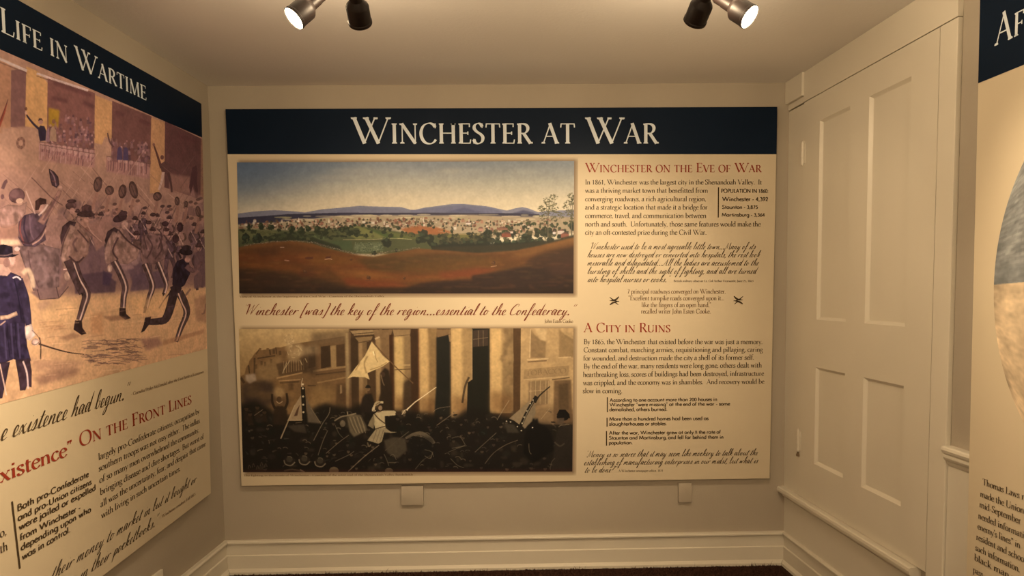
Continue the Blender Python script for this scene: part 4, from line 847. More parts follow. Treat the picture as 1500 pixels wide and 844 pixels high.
    c.line([(126, 330), (134, 344), (148, 358)], 1.6, (170, 124, 92), .9, .2); c.line([(100, 310), (112, 326), (140, 352)], 1.2, T3, .7, .2)
    c.blob(102, 301, 8, 6, (92, 64, 52), .95, .5); c.blob(103, 294, 7, 3, (80, 54, 46), .95, .4); c.blob(104, 309, 4, 5, (164, 118, 88), .85, .6)
    # D's legs with the pale stripe
    def leg(pts, w, boot, col=(86, 62, 52), stripe=True):
        c.line(pts, w, col, .98, .5)
        if stripe:
            c.line([(x+1.2, y) for x, y in pts], 2.2, (206, 164, 122), .9, .3)
        c.poly(boot, (54, 38, 34), .98, .4)
    leg([(106, 388), (114, 412), (126, 436), (122, 456), (116, 476)], (15, 13, 9), [(110, 476), (120, 477), (121, 488), (127, 497), (120, 499), (108, 490)])
    leg([(98, 384), (110, 414), (120, 436)], (12, 9), [(118, 434), (122, 436), (120, 440)], stripe=False)
    c.poly([(86, 502), (108, 495), (122, 500), (100, 506)], (140, 100, 66), .7, 2)
    # F - second marcher
    c.poly([(154, 346), (164, 336), (176, 336), (188, 360), (204, 372), (200, 386), (186, 394), (164, 390), (158, 372)], (144, 106, 80), .97, .8); c.poly([(152, 356), (156, 342), (166, 336), (172, 340), (164, 356), (156, 368)], (66, 46, 42), .95, .7)
    c.line([(168, 344), (160, 360), (156, 380), (158, 392)], (9, 9, 6), (154, 114, 86), .95, .5); c.blob(160, 399, 3.6, 6, (196, 150, 112), .97, .4); c.line([(172, 340), (186, 358), (205, 372)], 2.4, (70, 48, 42), .9, .4); c.line([(172, 352), (164, 372), (172, 386)], 2.4, (76, 52, 46), .9, .4)
    c.blob(181, 333, 5, 7, (174, 128, 96), .97, .5); c.blob(174, 322, 11, 6, (68, 46, 42), .98, .4, -.35); c.blob(178, 316, 7, 4.6, (80, 54, 48), .98, .4, -.35); c.line([(180, 334), (188, 344), (196, 352)], 1.8, (186, 140, 106), .85, .3)
    leg([(166, 388), (176, 408), (183, 428), (181, 444), (180, 462)], (11, 10, 8), [(175, 460), (184, 461), (185, 470), (192, 477), (184, 479), (175, 472)])
    c.poly([(150, 472), (176, 472), (190, 478), (162, 480)], (136, 96, 64), .75, 2)
    # G - third marcher
    c.poly([(206, 352), (218, 346), (232, 350), (246, 368), (240, 388), (228, 396), (210, 394), (206, 372)], (124, 90, 72), .96, .9)
    for x, y in ((216, 334), (222, 322), (242, 346)):
        c.blob(x, y, 4, 5.4, (160, 116, 88), .9, .5); c.blob(x, y-3.6, 4.4, 3, (80, 54, 46), .95, .4)
    for pts in ([(214, 352), (222, 368), (214, 386)], [(232, 354), (236, 372), (226, 388)], [(206, 330), (210, 356), (214, 372)], [(238, 350), (250, 368), (260, 382)], [(228, 340), (236, 352), (230, 372)]):
        c.line(pts, 2.2, (80, 56, 48), .8, .5)
    leg([(211, 394), (218, 412), (223, 430), (218, 448), (214, 464)], (9, 9, 6), [(211, 460), (216, 461), (213, 470), (210, 470)])
    leg([(230, 392), (237, 410), (243, 428), (240, 442)], (7, 7, 5), [(237, 440), (242, 441), (239, 446)])
    # H - running soldier in dark coat
    c.poly([(253, 404), (258, 392), (266, 389), (276, 394), (278, 412), (270, 430), (258, 438), (252, 428)], (50, 38, 40), .98, .7); c.line([(272, 400), (282, 408), (290, 402), (294, 394)], (8, 5), (112, 80, 66), .95, .6); c.line([(276, 424), (282, 416), (290, 408)], 4, (128, 92, 72), .9, .7)
    c.blob(274, 390, 4.6, 5, (170, 122, 92), .95, .5); c.blob(271, 378, 10, 5.6, (52, 38, 36), .98, .5, .2); c.blob(272, 372, 7, 4.6, (62, 46, 42), .98, .4); c.line([(260, 378), (264, 388)], 3, (52, 38, 36), .9, .6)
    c.poly([(249, 432), (258, 428), (266, 434), (264, 444), (252, 444)], (58, 42, 40), .98, .6); c.line([(249, 440), (240, 452), (233, 464)], 2, T4, .9, .3, 1)
    c.line([(255, 438), (250, 462), (243, 481), (232, 484), (218, 484)], (13, 12, 9), (64, 47, 43), .98, .5); c.poly([(222, 476), (213, 477), (211, 488), (207, 500), (212, 498), (219, 488)], (52, 37, 35), .98, .4)
    c.line([(262, 440), (270, 456), (274, 474), (266, 496), (259, 517)], (12, 10, 6), (78, 57, 48), .98, .5); c.line([(261, 442), (267, 458), (273, 474), (266, 496), (260, 516)], 2, (206, 160, 116), .9, .3); c.line([(279, 436), (272, 446)], 3, (110, 80, 64), .7, .6)
    c.line([(302, 460), (300, 474), (296, 476)], 2.4, (96, 66, 52), .8, .4)
    c.poly([(284, 452), (304, 444), (304, 490), (288, 486)], (140, 100, 68), .6, 5)
    # C - officer in dark frock coat, lower left
    c.line([(32, 402), (40, 396), (46, 408), (48, 424)], 7, (206, 164, 112), .8, 1.5)
    c.poly([(-14, 400), (2, 394), (18, 400), (30, 406), (35, 430), (36, 470), (40, 512), (46, 534), (34, 536), (20, 530), (0, 538), (-14, 536)], (54, 43, 50), .98, .7)
    c.line([(26, 410), (36, 440), (42, 480)], (13, 13, 9), (60, 48, 54), .98, .6); c.line([(20, 408), (27, 440), (31, 470)], 1.6, (36, 30, 36), .8, .5)
    for x in (6, 16, 26):
        c.line([(x, 476), (x+2, 505), (x+4, 530)], 2.4, (78, 64, 70), .7, .8)
    for x in (10, 22):
        c.line([(x, 474), (x+2, 502), (x+5, 528)], 1.2, (34, 28, 33), .8, .4)
    c.line([(0, 467), (12, 466), (25, 461)], 6, (186, 142, 98), .97, .4, 1); c.line([(0, 478), (8, 472)], 2, (186, 142, 98), .8, .3)
    c.line([(18, 408), (24, 406), (30, 411)], 2.4, (206, 176, 140), .9, .3)
    c.poly([(-12, 402), (-6, 386), (8, 386), (16, 398), (10, 404)], (176, 132, 96), .9, 1); c.blob(16, 381, 6, 9, (188, 138, 102), .97, .5); c.blob(9, 384, 5, 7, (130, 92, 70), .8, .8)
    c.poly([(-10, 374), (-8, 358), (4, 356), (17, 360), (18, 372), (27, 372), (18, 376), (2, 376)], (44, 35, 37), .98, .4); c.line([(-8, 372), (8, 373), (18, 370)], 1.6, (140, 106, 80), .7, .3); c.blob(24, 364, 4, 3.4, (206, 168, 130), .7, .8)
    c.poly([(36, 482), (46, 478), (52, 496), (44, 504), (38, 500)], (206, 168, 128), .97, .5); c.blob(52, 506, 6, 5.4, (196, 150, 112), .97, .4); c.line([(47, 508), (52, 510), (58, 506)], .9, T3, .8)
    c.line([(57, 509), (84, 519), (104, 525), (124, 528.5)], (2.4, 1), (70, 50, 40), .97, .1); c.line([(58, 499), (60, 512), (60, 533)], 1.6, (96, 70, 50), .95, .2); c.line([(47, 488), (56, 498), (60, 508)], 1, T3, .8, .1)
    c.poly([(-8, 534), (15, 534), (10, 560), (4, 588), (-8, 590)], (62, 46, 46), .97, .7); c.poly([(23, 532), (44, 530), (47, 550), (47, 574), (40, 572), (38, 578), (30, 578), (28, 560)], (66, 48, 46), .97, .6)
    c.line([(34, 534), (40, 552), (42, 576)], 2.6, (206, 166, 128), .9, .4); c.line([(0, 536), (5, 560), (10, 584)], 1.8, (206, 160, 116), .9, .3)
    c.poly([(36, 412), (50, 405), (60, 430), (46, 440)], (200, 156, 106), .0, 2)
    c.wash = .35
    # pack frame on the ground, ground wash and hatching
    c.poly([(44, 430), (62, 424), (86, 428), (100, 414), (92, 436), (84, 442), (58, 442)], (112, 82, 66), .85, 2); c.poly([(56, 426), (82, 424), (84, 440), (58, 442)], (120, 90, 72), .7, 1)
    for a, b in (((54, 426), (58, 442)), ((58, 442), (86, 441)), ((82, 424), (86, 441)), ((86, 441), (100, 424))):
        c.line([a, b], 1.2, T4, .8, .2)
    for pts, col in (([(52, 450), (66, 442), (78, 446), (60, 460)], (150, 112, 78)), ([(60, 480), (90, 470), (96, 486), (70, 492)], (172, 124, 76)), ([(50, 560), (90, 548), (120, 550), (110, 560), (60, 572)], (120, 84, 60)), ([(46, 530), (90, 536), (130, 540), (100, 552), (52, 552)], (160, 116, 78)), ([(132, 470), (150, 465), (152, 500), (134, 500)], (170, 118, 72)), ([(206, 510), (232, 508), (240, 520), (216, 528)], (120, 82, 64)), ([(60, 462), (110, 450), (112, 476), (66, 480)], (204, 154, 94)), ([(190, 448), (246, 446), (240, 470), (200, 476)], (202, 150, 90)), ([(130, 448), (175, 444), (172, 462), (134, 462)], (200, 150, 94))):
        c.poly(pts, col, .65, 5)
    for _ in range(120):
        x, y = R.uniform(118, 200), R.uniform(508, 546)
        L = R.uniform(6, 22)
        c.line([(x, y), (x+L*.5, y+R.uniform(-1.5, 1.5)), (x+L, y+R.uniform(-1, 3))], R.uniform(.6, 1.6), R.choice([(92, 64, 52), (110, 80, 62), (76, 54, 46)]), .55, .2)
    for _ in range(70):
        x, y = R.uniform(40, 300), R.uniform(455, 560)
        c.line([(x, y), (x+8, y-1), (x+R.uniform(14, 30), y-R.uniform(0, 3))], R.uniform(.8, 2), R.choice([(212, 164, 104), (150, 106, 70), (170, 122, 78)]), .35, .6)
    c.poly([(240, 514), (300, 500), (300, 506), (240, 522)], (150, 104, 66), .6, 2)
    c.a[:] = np.clip((c.a*np.array((1.01, .975, 1.05), np.float32)-.42)*1.16+.41, .02, .95)
    c.noise(.025, 5); c.noise(.025, 1.2)
    return c
# wording on the three boards: text, face, small capitals, start (along, up), end (along, up), cap height in metres, ink, part
FRONT = [
 ('Winchester at War', 'serif', 1, -0.7152, 2.1511, 0.7938, 2.1406, 0.1260, 'white', 'title_lettering'),
 ('Winchester on the Eve of War', 'serif', 1, 0.4290, 2.0039, 1.3060, 1.9970, 0.0449, 'red', 'heading_lettering'),
 ('In 1861, Winchester was the largest city in the Shenandoah Valley.  It', 'serif', 0, 0.4288, 1.9437, 1.3078, 1.9365, 0.0243, 'ink', 'body_lettering'),
 ('was a thriving market town that benefitted from', 'serif', 0, 0.4286, 1.9033, 1.0391, 1.8982, 0.0244, 'ink', 'body_lettering'),
 ('converging roadways, a rich agricultural region,', 'serif', 0, 0.4284, 1.8619, 1.0302, 1.8567, 0.0244, 'ink', 'body_lettering'),
 ('and a strategic location that made it a bridge for', 'serif', 0, 0.4283, 1.8214, 1.0376, 1.8160, 0.0244, 'ink', 'body_lettering'),
 ('commerce, travel, and communication between', 'serif', 0, 0.4281, 1.7798, 1.0321, 1.7744, 0.0245, 'ink', 'body_lettering'),
 ('north and south.  Unfortunately, those same features would make the', 'serif', 0, 0.4279, 1.7382, 1.3041, 1.7301, 0.0245, 'ink', 'body_lettering'),
 ('city an oft-contested prize during the Civil War.', 'serif', 0, 0.4277, 1.6976, 1.0337, 1.6918, 0.0245, 'ink', 'body_lettering'),
 ('POPULATION IN 1860:', 'bold', 0, 1.1037, 1.8976, 1.3410, 1.8956, 0.0188, 'ink', 'population_note_lettering'),
 ('Winchester - 4,392', 'bold', 0, 1.1102, 1.8573, 1.3405, 1.8554, 0.0195, 'ink', 'population_note_lettering'),
 ('Staunton - 3,875', 'bold', 0, 1.1105, 1.8191, 1.2897, 1.8175, 0.0175, 'ink', 'population_note_lettering'),
 ('Martinsburg - 3,364', 'bold', 0, 1.1081, 1.7808, 1.3244, 1.7788, 0.0175, 'ink', 'population_note_lettering'),
 ('<Winchester used to be a most agreeable little town...Many of its', 'script', 0, 0.4444, 1.6257, 1.2787, 1.6174, 0.0324, 'ink', 'handwritten_quote_lettering'),
 ('houses are now destroyed or converted into hospitals, the rest look', 'script', 0, 0.4375, 1.5859, 1.3011, 1.5772, 0.0324, 'ink', 'handwritten_quote_lettering'),
 ('miserable and dilapidated...All the ladies are accustomed to the', 'script', 0, 0.4373, 1.5454, 1.2954, 1.5365, 0.0324, 'ink', 'handwritten_quote_lettering'),
 ('bursting of shells and the sight of fighting, and all are turned', 'script', 0, 0.4372, 1.5047, 1.2838, 1.4959, 0.0325, 'ink', 'handwritten_quote_lettering'),
 ('into hospital nurses or cooks.>', 'script', 0, 0.4370, 1.4634, 0.8455, 1.4590, 0.0325, 'ink', 'handwritten_quote_lettering'),
 ('British military observer Lt. Col Arthur Fremantle, June 25, 1863', 'serif', 0, 0.8698, 1.4588, 1.2709, 1.4545, 0.0109, 'ink', 'handwritten_quote_lettering'),
 ('7 principal roadways converged on Winchester.', 'serif', 0, 0.6376, 1.4034, 1.1319, 1.3980, 0.0231, 'brown', 'centred_note_lettering'),
 ('<Excellent turnpike roads converged upon it...', 'serif', 0, 0.6430, 1.3697, 1.1253, 1.3643, 0.0232, 'brown', 'centred_note_lettering'),
 ('like the fingers of an open hand,>', 'serif', 0, 0.7091, 1.3352, 1.0592, 1.3312, 0.0232, 'brown', 'centred_note_lettering'),
 ('recalled writer John Esten Cooke.', 'serif', 0, 0.7068, 1.3031, 1.0570, 1.2991, 0.0232, 'brown', 'centred_note_lettering'),
 ('A City in Ruins', 'serif', 1, 0.4189, 1.2131, 0.8563, 1.2079, 0.0462, 'red', 'heading_lettering.b'),
 ('By 1865, the Winchester that existed before the war was just a memory.', 'serif', 0, 0.4186, 1.1532, 1.3207, 1.1420, 0.0250, 'ink', 'body_lettering.b'),
 ('Constant combat, marching armies, requisitioning and pillaging, caring', 'serif', 0, 0.4184, 1.1116, 1.3229, 1.1030, 0.0251, 'ink', 'body_lettering.b'),
 ('for wounded, and destruction made the city a shell of its former self.', 'serif', 0, 0.4162, 1.0700, 1.2787, 1.0638, 0.0251, 'ink', 'body_lettering.b'),
 ('By the end of the war, many residents were long gone, others dealt with', 'serif', 0, 0.4181, 1.0294, 1.3187, 1.0236, 0.0251, 'ink', 'body_lettering.b'),
 ('heartbreaking loss, scores of buildings had been destroyed, infrastructure', 'serif', 0, 0.4144, 0.9877, 1.3296, 0.9818, 0.0252, 'ink', 'body_lettering.b'),
 ('was crippled, and the economy was in shambles.  And recovery would be', 'serif', 0, 0.4143, 0.9459, 1.3318, 0.9409, 0.0252, 'ink', 'body_lettering.b'),
 ('slow in coming.', 'serif', 0, 0.4127, 0.9051, 0.6126, 0.9024, 0.0253, 'ink', 'body_lettering.b'),
 ('According to one account more than 200 houses in', 'bold', 0, 0.5483, 0.8599, 1.0942, 0.8569, 0.0173, 'ink', 'bold_note_lettering'),
 ('Winchester <were missing> at the end of the war - some', 'bold', 0, 0.5473, 0.8363, 1.1587, 0.8330, 0.0174, 'ink', 'bold_note_lettering'),
 ('demolished, others burned.', 'bold', 0, 0.5472, 0.8127, 0.8408, 0.8096, 0.0174, 'ink', 'bold_note_lettering'),
 ('More than a hundred homes had been used as', 'bold', 0, 0.5457, 0.7637, 1.0502, 0.7603, 0.0174, 'ink', 'bold_note_lettering.b'),
 ('slaughterhouses or stables.', 'bold', 0, 0.5457, 0.7386, 0.8383, 0.7365, 0.0174, 'ink', 'bold_note_lettering.b'),
 ('After the war, Winchester grew at only % the rate of', 'bold', 0, 0.5446, 0.6926, 1.1126, 0.6895, 0.0174, 'ink', 'bold_note_lettering.c'),
 ('Staunton and Martinsburg, and fell far behind them in', 'bold', 0, 0.5445, 0.6674, 1.1278, 0.6637, 0.0175, 'ink', 'bold_note_lettering.c'),
 ('population.', 'bold', 0, 0.5431, 0.6423, 0.6650, 0.6412, 0.0175, 'ink', 'bold_note_lettering.c'),
 ('<Money is so scarce that it may seem like mockery to talk about the', 'script', 0, 0.4230, 0.5790, 1.3013, 0.5754, 0.0329, 'ink', 'handwritten_quote_lettering.b'),
 ('establishing of manufacturing enterprises in our midst, but what is', 'script', 0, 0.4159, 0.5378, 1.3036, 0.5349, 0.0330, 'ink', 'handwritten_quote_lettering.b'),
 ('to be done?>', 'script', 0, 0.4192, 0.4991, 0.5768, 0.4987, 0.0330, 'ink', 'handwritten_quote_lettering.b'),
 ('A Winchester newspaper editor, 1871', 'serif', 0, 0.5928, 0.5002, 0.8206, 0.4984, 0.0112, 'ink', 'handwritten_quote_lettering.b'),
 ('<Winchester [was] the key of the region...essential to the Confederacy.>', 'script', 0, -1.2785, 1.3189, 0.3680, 1.2998, 0.0524, 'redink', 'key_quote_lettering'),
 ('John Esten Cooke', 'serif', 0, 0.2229, 1.2623, 0.3661, 1.2606, 0.0171, 'brown', 'key_quote_lettering'),
 ('View of Winchester at the beginning of the Civil War - Courtesy of the Shenandoah Valley', 'serif', 0, -1.2849, 1.4051, -0.5716, 1.4005, 0.0088, 'brown', 'picture_caption_lettering'),
 ('The fighting in the streets of Winchester - Courtesy of the artist and of the Shenandoah Valley Battlefields', 'serif', 0, -1.2962, 0.5074, -0.4475, 0.4992, 0.0091, 'brown', 'picture_caption_lettering.b'),
]
LEFT = [
 ('Life in Wartime', 'serif', 1, 1.3000, 2.1966, 0.5722, 2.2050, 0.0721, 'white', 'title_lettering'),
 ('e existence had begun.>', 'script', 0, 1.3853, 1.0039, 0.7855, 1.0291, 0.0592, 'ink', 'handwritten_quote_lettering'),
 ('- Cornelia Peake McDonald, after the First Battle of Kernstown', 'serif', 0, 0.7638, 1.0353, 0.2065, 1.0543, 0.0131, 'brown', 'handwritten_quote_lettering'),
 ('xistence>', 'serif', 0, 1.3939, 0.8817, 1.0919, 0.8927, 0.0483, 'red', 'heading_lettering'),
 ('On the Front Lines', 'serif', 1, 1.0594, 0.9071, 0.3232, 0.9298, 0.0487, 'red', 'heading_lettering'),
 ('largely pro-Confederate citizens, occupation by', 'serif', 0, 0.9675, 0.8365, 0.2595, 0.8725, 0.0242, 'ink', 'body_lettering'),
 ('southern troops was not easy either.  The influx', 'serif', 0, 0.9686, 0.7961, 0.2573, 0.8285, 0.0242, 'ink', 'body_lettering'),
 ('of so many men overwhelmed the community,', 'serif', 0, 0.9681, 0.7535, 0.2699, 0.7867, 0.0242, 'ink', 'body_lettering'),
 ('bringing disease and dire shortages.  But worst of', 'serif', 0, 0.9679, 0.7099, 0.2309, 0.7464, 0.0242, 'ink', 'body_lettering'),
 ('all was the uncertainty, fear, and despair that came', 'serif', 0, 0.9689, 0.6661, 0.2159, 0.7088, 0.0242, 'ink', 'body_lettering'),
 ('with living in such uncertain times.', 'serif', 0, 0.9672, 0.6245, 0.4414, 0.6524, 0.0243, 'ink', 'body_lettering'),
 ('their money to market in but it bought or', 'script', 0, 1.2226, 0.5136, 0.3140, 0.5641, 0.0412, 'ink', 'handwritten_quote_lettering.b'),
 ('in their pocketbooks.>', 'script', 0, 1.0948, 0.4555, 0.6292, 0.4809, 0.0414, 'ink', 'handwritten_quote_lettering.b'),
 ('Winchester resident, Fall 1863', 'serif', 0, 0.5960, 0.4954, 0.3239, 0.5062, 0.0127, 'brown', 'handwritten_quote_lettering.b'),
 ('Both pro-Confederate', 'bold', 0, 1.3387, 0.7789, 1.0213, 0.7947, 0.0193, 'ink', 'bold_note_lettering'),
 ('and pro-Union citizens', 'bold', 0, 1.3372, 0.7489, 1.0088, 0.7637, 0.0193, 'ink', 'bold_note_lettering'),
 ('were jailed or expelled', 'bold', 0, 1.3358, 0.7200, 0.9882, 0.7374, 0.0194, 'ink', 'bold_note_lettering'),
 ('from Winchester -', 'bold', 0, 1.3340, 0.6875, 1.0688, 0.6934, 0.0194, 'ink', 'bold_note_lettering'),
 ('depending upon who', 'bold', 0, 1.3322, 0.6567, 1.0188, 0.6691, 0.0194, 'ink', 'bold_note_lettering'),
 ('was in control.', 'bold', 0, 1.3307, 0.6262, 1.1230, 0.6360, 0.0195, 'ink', 'bold_note_lettering'),
 ('o,', 'serif', 0, 1.4050, 0.7233, 1.3803, 0.7250, 0.0256, 'ink', 'body_lettering.b'),
 ('th', 'serif', 0, 1.4081, 0.6791, 1.3794, 0.6785, 0.0265, 'ink', 'body_lettering.b'),
]
RIGHT = [
 ('Af', 'serif', 1, 1.3115, 2.1359, 1.4157, 2.1359, 0.0868, 'white', 'title_lettering'),
 ('Thomas Laws r', 'serif', 0, 1.3186, 0.8076, 1.4690, 0.8076, 0.0201, 'ink', 'body_lettering'),
 ('made the Union', 'serif', 0, 1.3105, 0.7679, 1.4706, 0.7679, 0.0203, 'ink', 'body_lettering'),
 ('mid-September', 'serif', 0, 1.3094, 0.7340, 1.4612, 0.7340, 0.0203, 'ink', 'body_lettering'),
 ('needed informati', 'serif', 0, 1.3058, 0.6972, 1.4736, 0.6972, 0.0204, 'ink', 'body_lettering'),
 ("enemy's lines> in", 'serif', 0, 1.3047, 0.6628, 1.4624, 0.6628, 0.0204, 'ink', 'body_lettering'),
 ('resident and schoo', 'serif', 0, 1.3012, 0.6277, 1.4766, 0.6277, 0.0205, 'ink', 'body_lettering'),
 ('such information.', 'serif', 0, 1.2985, 0.5926, 1.4640, 0.5926, 0.0205, 'ink', 'body_lettering'),
 ('black man wh', 'serif', 0, 1.2954, 0.5593, 1.4748, 0.5593, 0.0206, 'ink', 'body_lettering'),
 ('pass', 'serif', 0, 1.2915, 0.5185, 1.3323, 0.5185, 0.0206, 'ink', 'body_lettering'),
]
# ---------------------------------------------------------------- helpers
D = 3.2783                                        # back wall
CEIL = 2.44
CL = Vector((-1.4157, D, 0)); CR = Vector((1.4627, D, 0))
aL, aR = R2(-2.876), R2(3.0708)                   # the old side walls splay outwards a little
DL = Vector((math.sin(aL), -math.cos(aL), 0)); NL = Vector((math.cos(aL), math.sin(aL), 0))
DR = Vector((math.sin(aR), -math.cos(aR), 0)); NR = Vector((-math.cos(aR), -math.sin(aR), 0))
NL = Vector((-DL.y, DL.x, 0)); NR = Vector((DR.y, -DR.x, 0))
DB = Vector((1, 0, 0)); NB = Vector((0, -1, 0))
CB = Vector((0, D, 0))
UP = Vector((0, 0, 1))
class Wall:
    """A wall plane: along, up, off -> world."""
    def __init__(s, o, d, n):
        s.o, s.d, s.n = o, d, n
    def __call__(s, u, z, off=0.0):
        return s.o+s.d*u+UP*z+s.n*off
WB, WL, WR = Wall(CB, DB, NB), Wall(CL, DL, NL), Wall(CR, DR, NR)

def lin(c):
    c = np.asarray(c, np.float32)/255
    return np.where(c <= .04045, c/12.92, ((c+.055)/1.055)**2.4)
def material(name, rgb, rough=.6, spec=.3, metal=0.0, bump=0.0, bscale=60.0, mottle=0.0, mscale=4.0, emit=None):
    m = bpy.data.materials.new(name)
    m.use_nodes = True
    nt = m.node_tree; b = nt.nodes['Principled BSDF']
    b.inputs['Base Color'].default_value = (*rgb, 1)
    b.inputs['Roughness'].default_value = rough
    b.inputs['Specular IOR Level'].default_value = spec
    b.inputs['Metallic'].default_value = metal
    if emit:
        b.inputs['Emission Color'].default_value = (*emit[0], 1)
        b.inputs['Emission Strength'].default_value = emit[1]
    tc = nt.nodes.new('ShaderNodeTexCoord')
    if mottle:
        n = nt.nodes.new('ShaderNodeTexNoise'); n.inputs['Scale'].default_value = mscale; n.inputs['Detail'].default_value = 4
        nt.links.new(tc.outputs['Object'], n.inputs['Vector'])
        r = nt.nodes.new('ShaderNodeValToRGB')
        r.color_ramp.elements[0].position = .3; r.color_ramp.elements[1].position = .7
        r.color_ramp.elements[0].color = (*[v*(1-mottle) for v in rgb], 1); r.color_ramp.elements[1].color = (*[min(1, v*(1+mottle)) for v in rgb], 1)
        nt.links.new(n.outputs['Fac'], r.inputs['Fac']); nt.links.new(r.outputs['Color'], b.inputs['Base Color'])
    if bump:
        n = nt.nodes.new('ShaderNodeTexNoise'); n.inputs['Scale'].default_value = bscale; n.inputs['Detail'].default_value = 3
        nt.links.new(tc.outputs['Object'], n.inputs['Vector'])
        bp = nt.nodes.new('ShaderNodeBump'); bp.inputs['Strength'].default_value = bump; bp.inputs['Distance'].default_value = .004
        nt.links.new(n.outputs['Fac'], bp.inputs['Height']); nt.links.new(bp.outputs['Normal'], b.inputs['Normal'])
    return m
def print_material(name, rough=.5):
    m = bpy.data.materials.new(name)
    m.use_nodes = True
    nt = m.node_tree; b = nt.nodes['Principled BSDF']
    a = nt.nodes.new('ShaderNodeAttribute'); a.attribute_name = 'paint'
    nt.links.new(a.outputs['Color'], b.inputs['Base Color'])
    b.inputs['Roughness'].default_value = rough; b.inputs['Specular IOR Level'].default_value = .2
    return m
WALLC = (.40, .355, .29)
M = dict(
    wall=material('wall_paint', WALLC, .75, .2, bump=.15, bscale=180, mottle=.02, mscale=3),
    ceiling=material('ceiling_paint', (.82, .80, .78), .85, .15, bump=.2, bscale=90, mottle=.02, mscale=2),
    trim=material('gloss_trim_paint', (.66, .62, .53), .38, .45, bump=.06, bscale=30, mottle=.015, mscale=5),
    carpet=material('carpet', (.055, .028, .020), .95, .05, bump=1.0, bscale=320, mottle=.35, mscale=120),
    pile=material('carpet_pile', (.06, .03, .022), .95, .05, mottle=.3, mscale=60),
    paper=material('cream_board', (.58, .505, .375), .5, .25, mottle=.008, mscale=6),
    edge=material('board_edge', (.74, .70, .60), .6, .2),
    navy=material('navy_print', (.003, .010, .026), .5, .10),
    white=material('white_print', (.66, .74, .82), .5, .2),
    ink=material('dark_brown_ink', (.060, .040, .022), .55, .2),
    brown=material('brown_ink', (.13, .075, .036), .55, .2),
    red=material('dark_red_ink', (.27, .034, .018), .55, .2),
    redink=material('red_brown_ink', (.17, .036, .018), .55, .2),
    black=material('black_lamp_metal', (.010, .006, .005), .5, .2),
    lens=material('lit_lens', (.9, .8, .6), .3, .5, emit=((1.0, .78, .48), 40)),
    shade=material('fill_lamp_glass', (.8, .78, .72), .3, .5, emit=((1.0, .8, .55), 3)),
    dull=material('screw_metal', (.28, .22, .15), .4, .5, metal=.7),
    print=print_material('printed_picture'),
)

def mesh_obj(name, V, F, mat, parent=None, smooth_faces=False):
    me = bpy.data.meshes.new(name)
    me.from_pydata([tuple(v) for v in V], [], F)
    me.materials.append(mat)
    if smooth_faces:
        me.polygons.foreach_set('use_smooth', [True]*len(me.polygons))
    me.update()
    o = bpy.data.objects.new(name, me)
    COL.objects.link(o)
    if parent:
        o.parent = parent
        o.matrix_parent_inverse = Matrix.Translation(parent.location).inverted()
    return o
def bm_obj(name, bm, mat, parent=None, smooth_angle=None):
    bmesh.ops.recalc_face_normals(bm, faces=bm.faces)
    me = bpy.data.meshes.new(name)
    bm.to_mesh(me); bm.free()
    me.materials.append(mat)
    if smooth_angle:
        me.polygons.foreach_set('use_smooth', [True]*len(me.polygons))
        me.set_sharp_from_angle(angle=R2(smooth_angle))
    o = bpy.data.objects.new(name, me)
    COL.objects.link(o)
    if parent:
        o.parent = parent
        o.matrix_parent_inverse = Matrix.Translation(parent.location).inverted()
    return o
def thing(name, label, cat, loc, group=None):
    o = bpy.data.objects.new(name, None); COL.objects.link(o)
    o.empty_display_size = .05
    o.location = loc
    o['label'] = label; o['category'] = cat
    if group:
        o['group'] = group
    return o
def struct(o, label=None, cat=None):
    o['kind'] = 'structure'
    if label:
        o['label'] = label; o['category'] = cat
    return o
def add_hexa(bm, c8, bevel=0.0):
    """Box from eight corners (bottom four, top four)."""
    v = [bm.verts.new(p) for p in c8]
    fs = [bm.faces.new([v[i] for i in f]) for f in ((3, 2, 1, 0), (4, 5, 6, 7), (0, 1, 5, 4), (1, 2, 6, 5), (2, 3, 7, 6), (3, 0, 4, 7))]
    if bevel:
        bmesh.ops.bevel(bm, geom=list({e for f in fs for e in f.edges}), offset=bevel, segments=2, affect='EDGES', profile=.6)
def wall_box(bm, W, u0, u1, z0, z1, o0, o1, bevel=0.0):
    add_hexa(bm, [W(u0, z0, o0), W(u1, z0, o0), W(u1, z0, o1), W(u0, z0, o1), W(u0, z1, o0), W(u1, z1, o0), W(u1, z1, o1), W(u0, z1, o1)], bevel)
def wall_profile(bm, W, prof, u0, u1, m0=0.0, m1=0.0):
    """Moulding: closed profile of (z, off) swept from u0 to u1; m0, m1 shift the ends by off (mitres)."""
    a = [bm.verts.new(W(u0+m0*o, z, o)) for z, o in prof]
    b = [bm.verts.new(W(u1+m1*o, z, o)) for z, o in prof]
    n = len(prof)
    for i in range(n):
        bm.faces.new((a[i], a[(i+1) % n], b[(i+1) % n], b[i]))
    bm.faces.new(a); bm.faces.new(b[::-1])

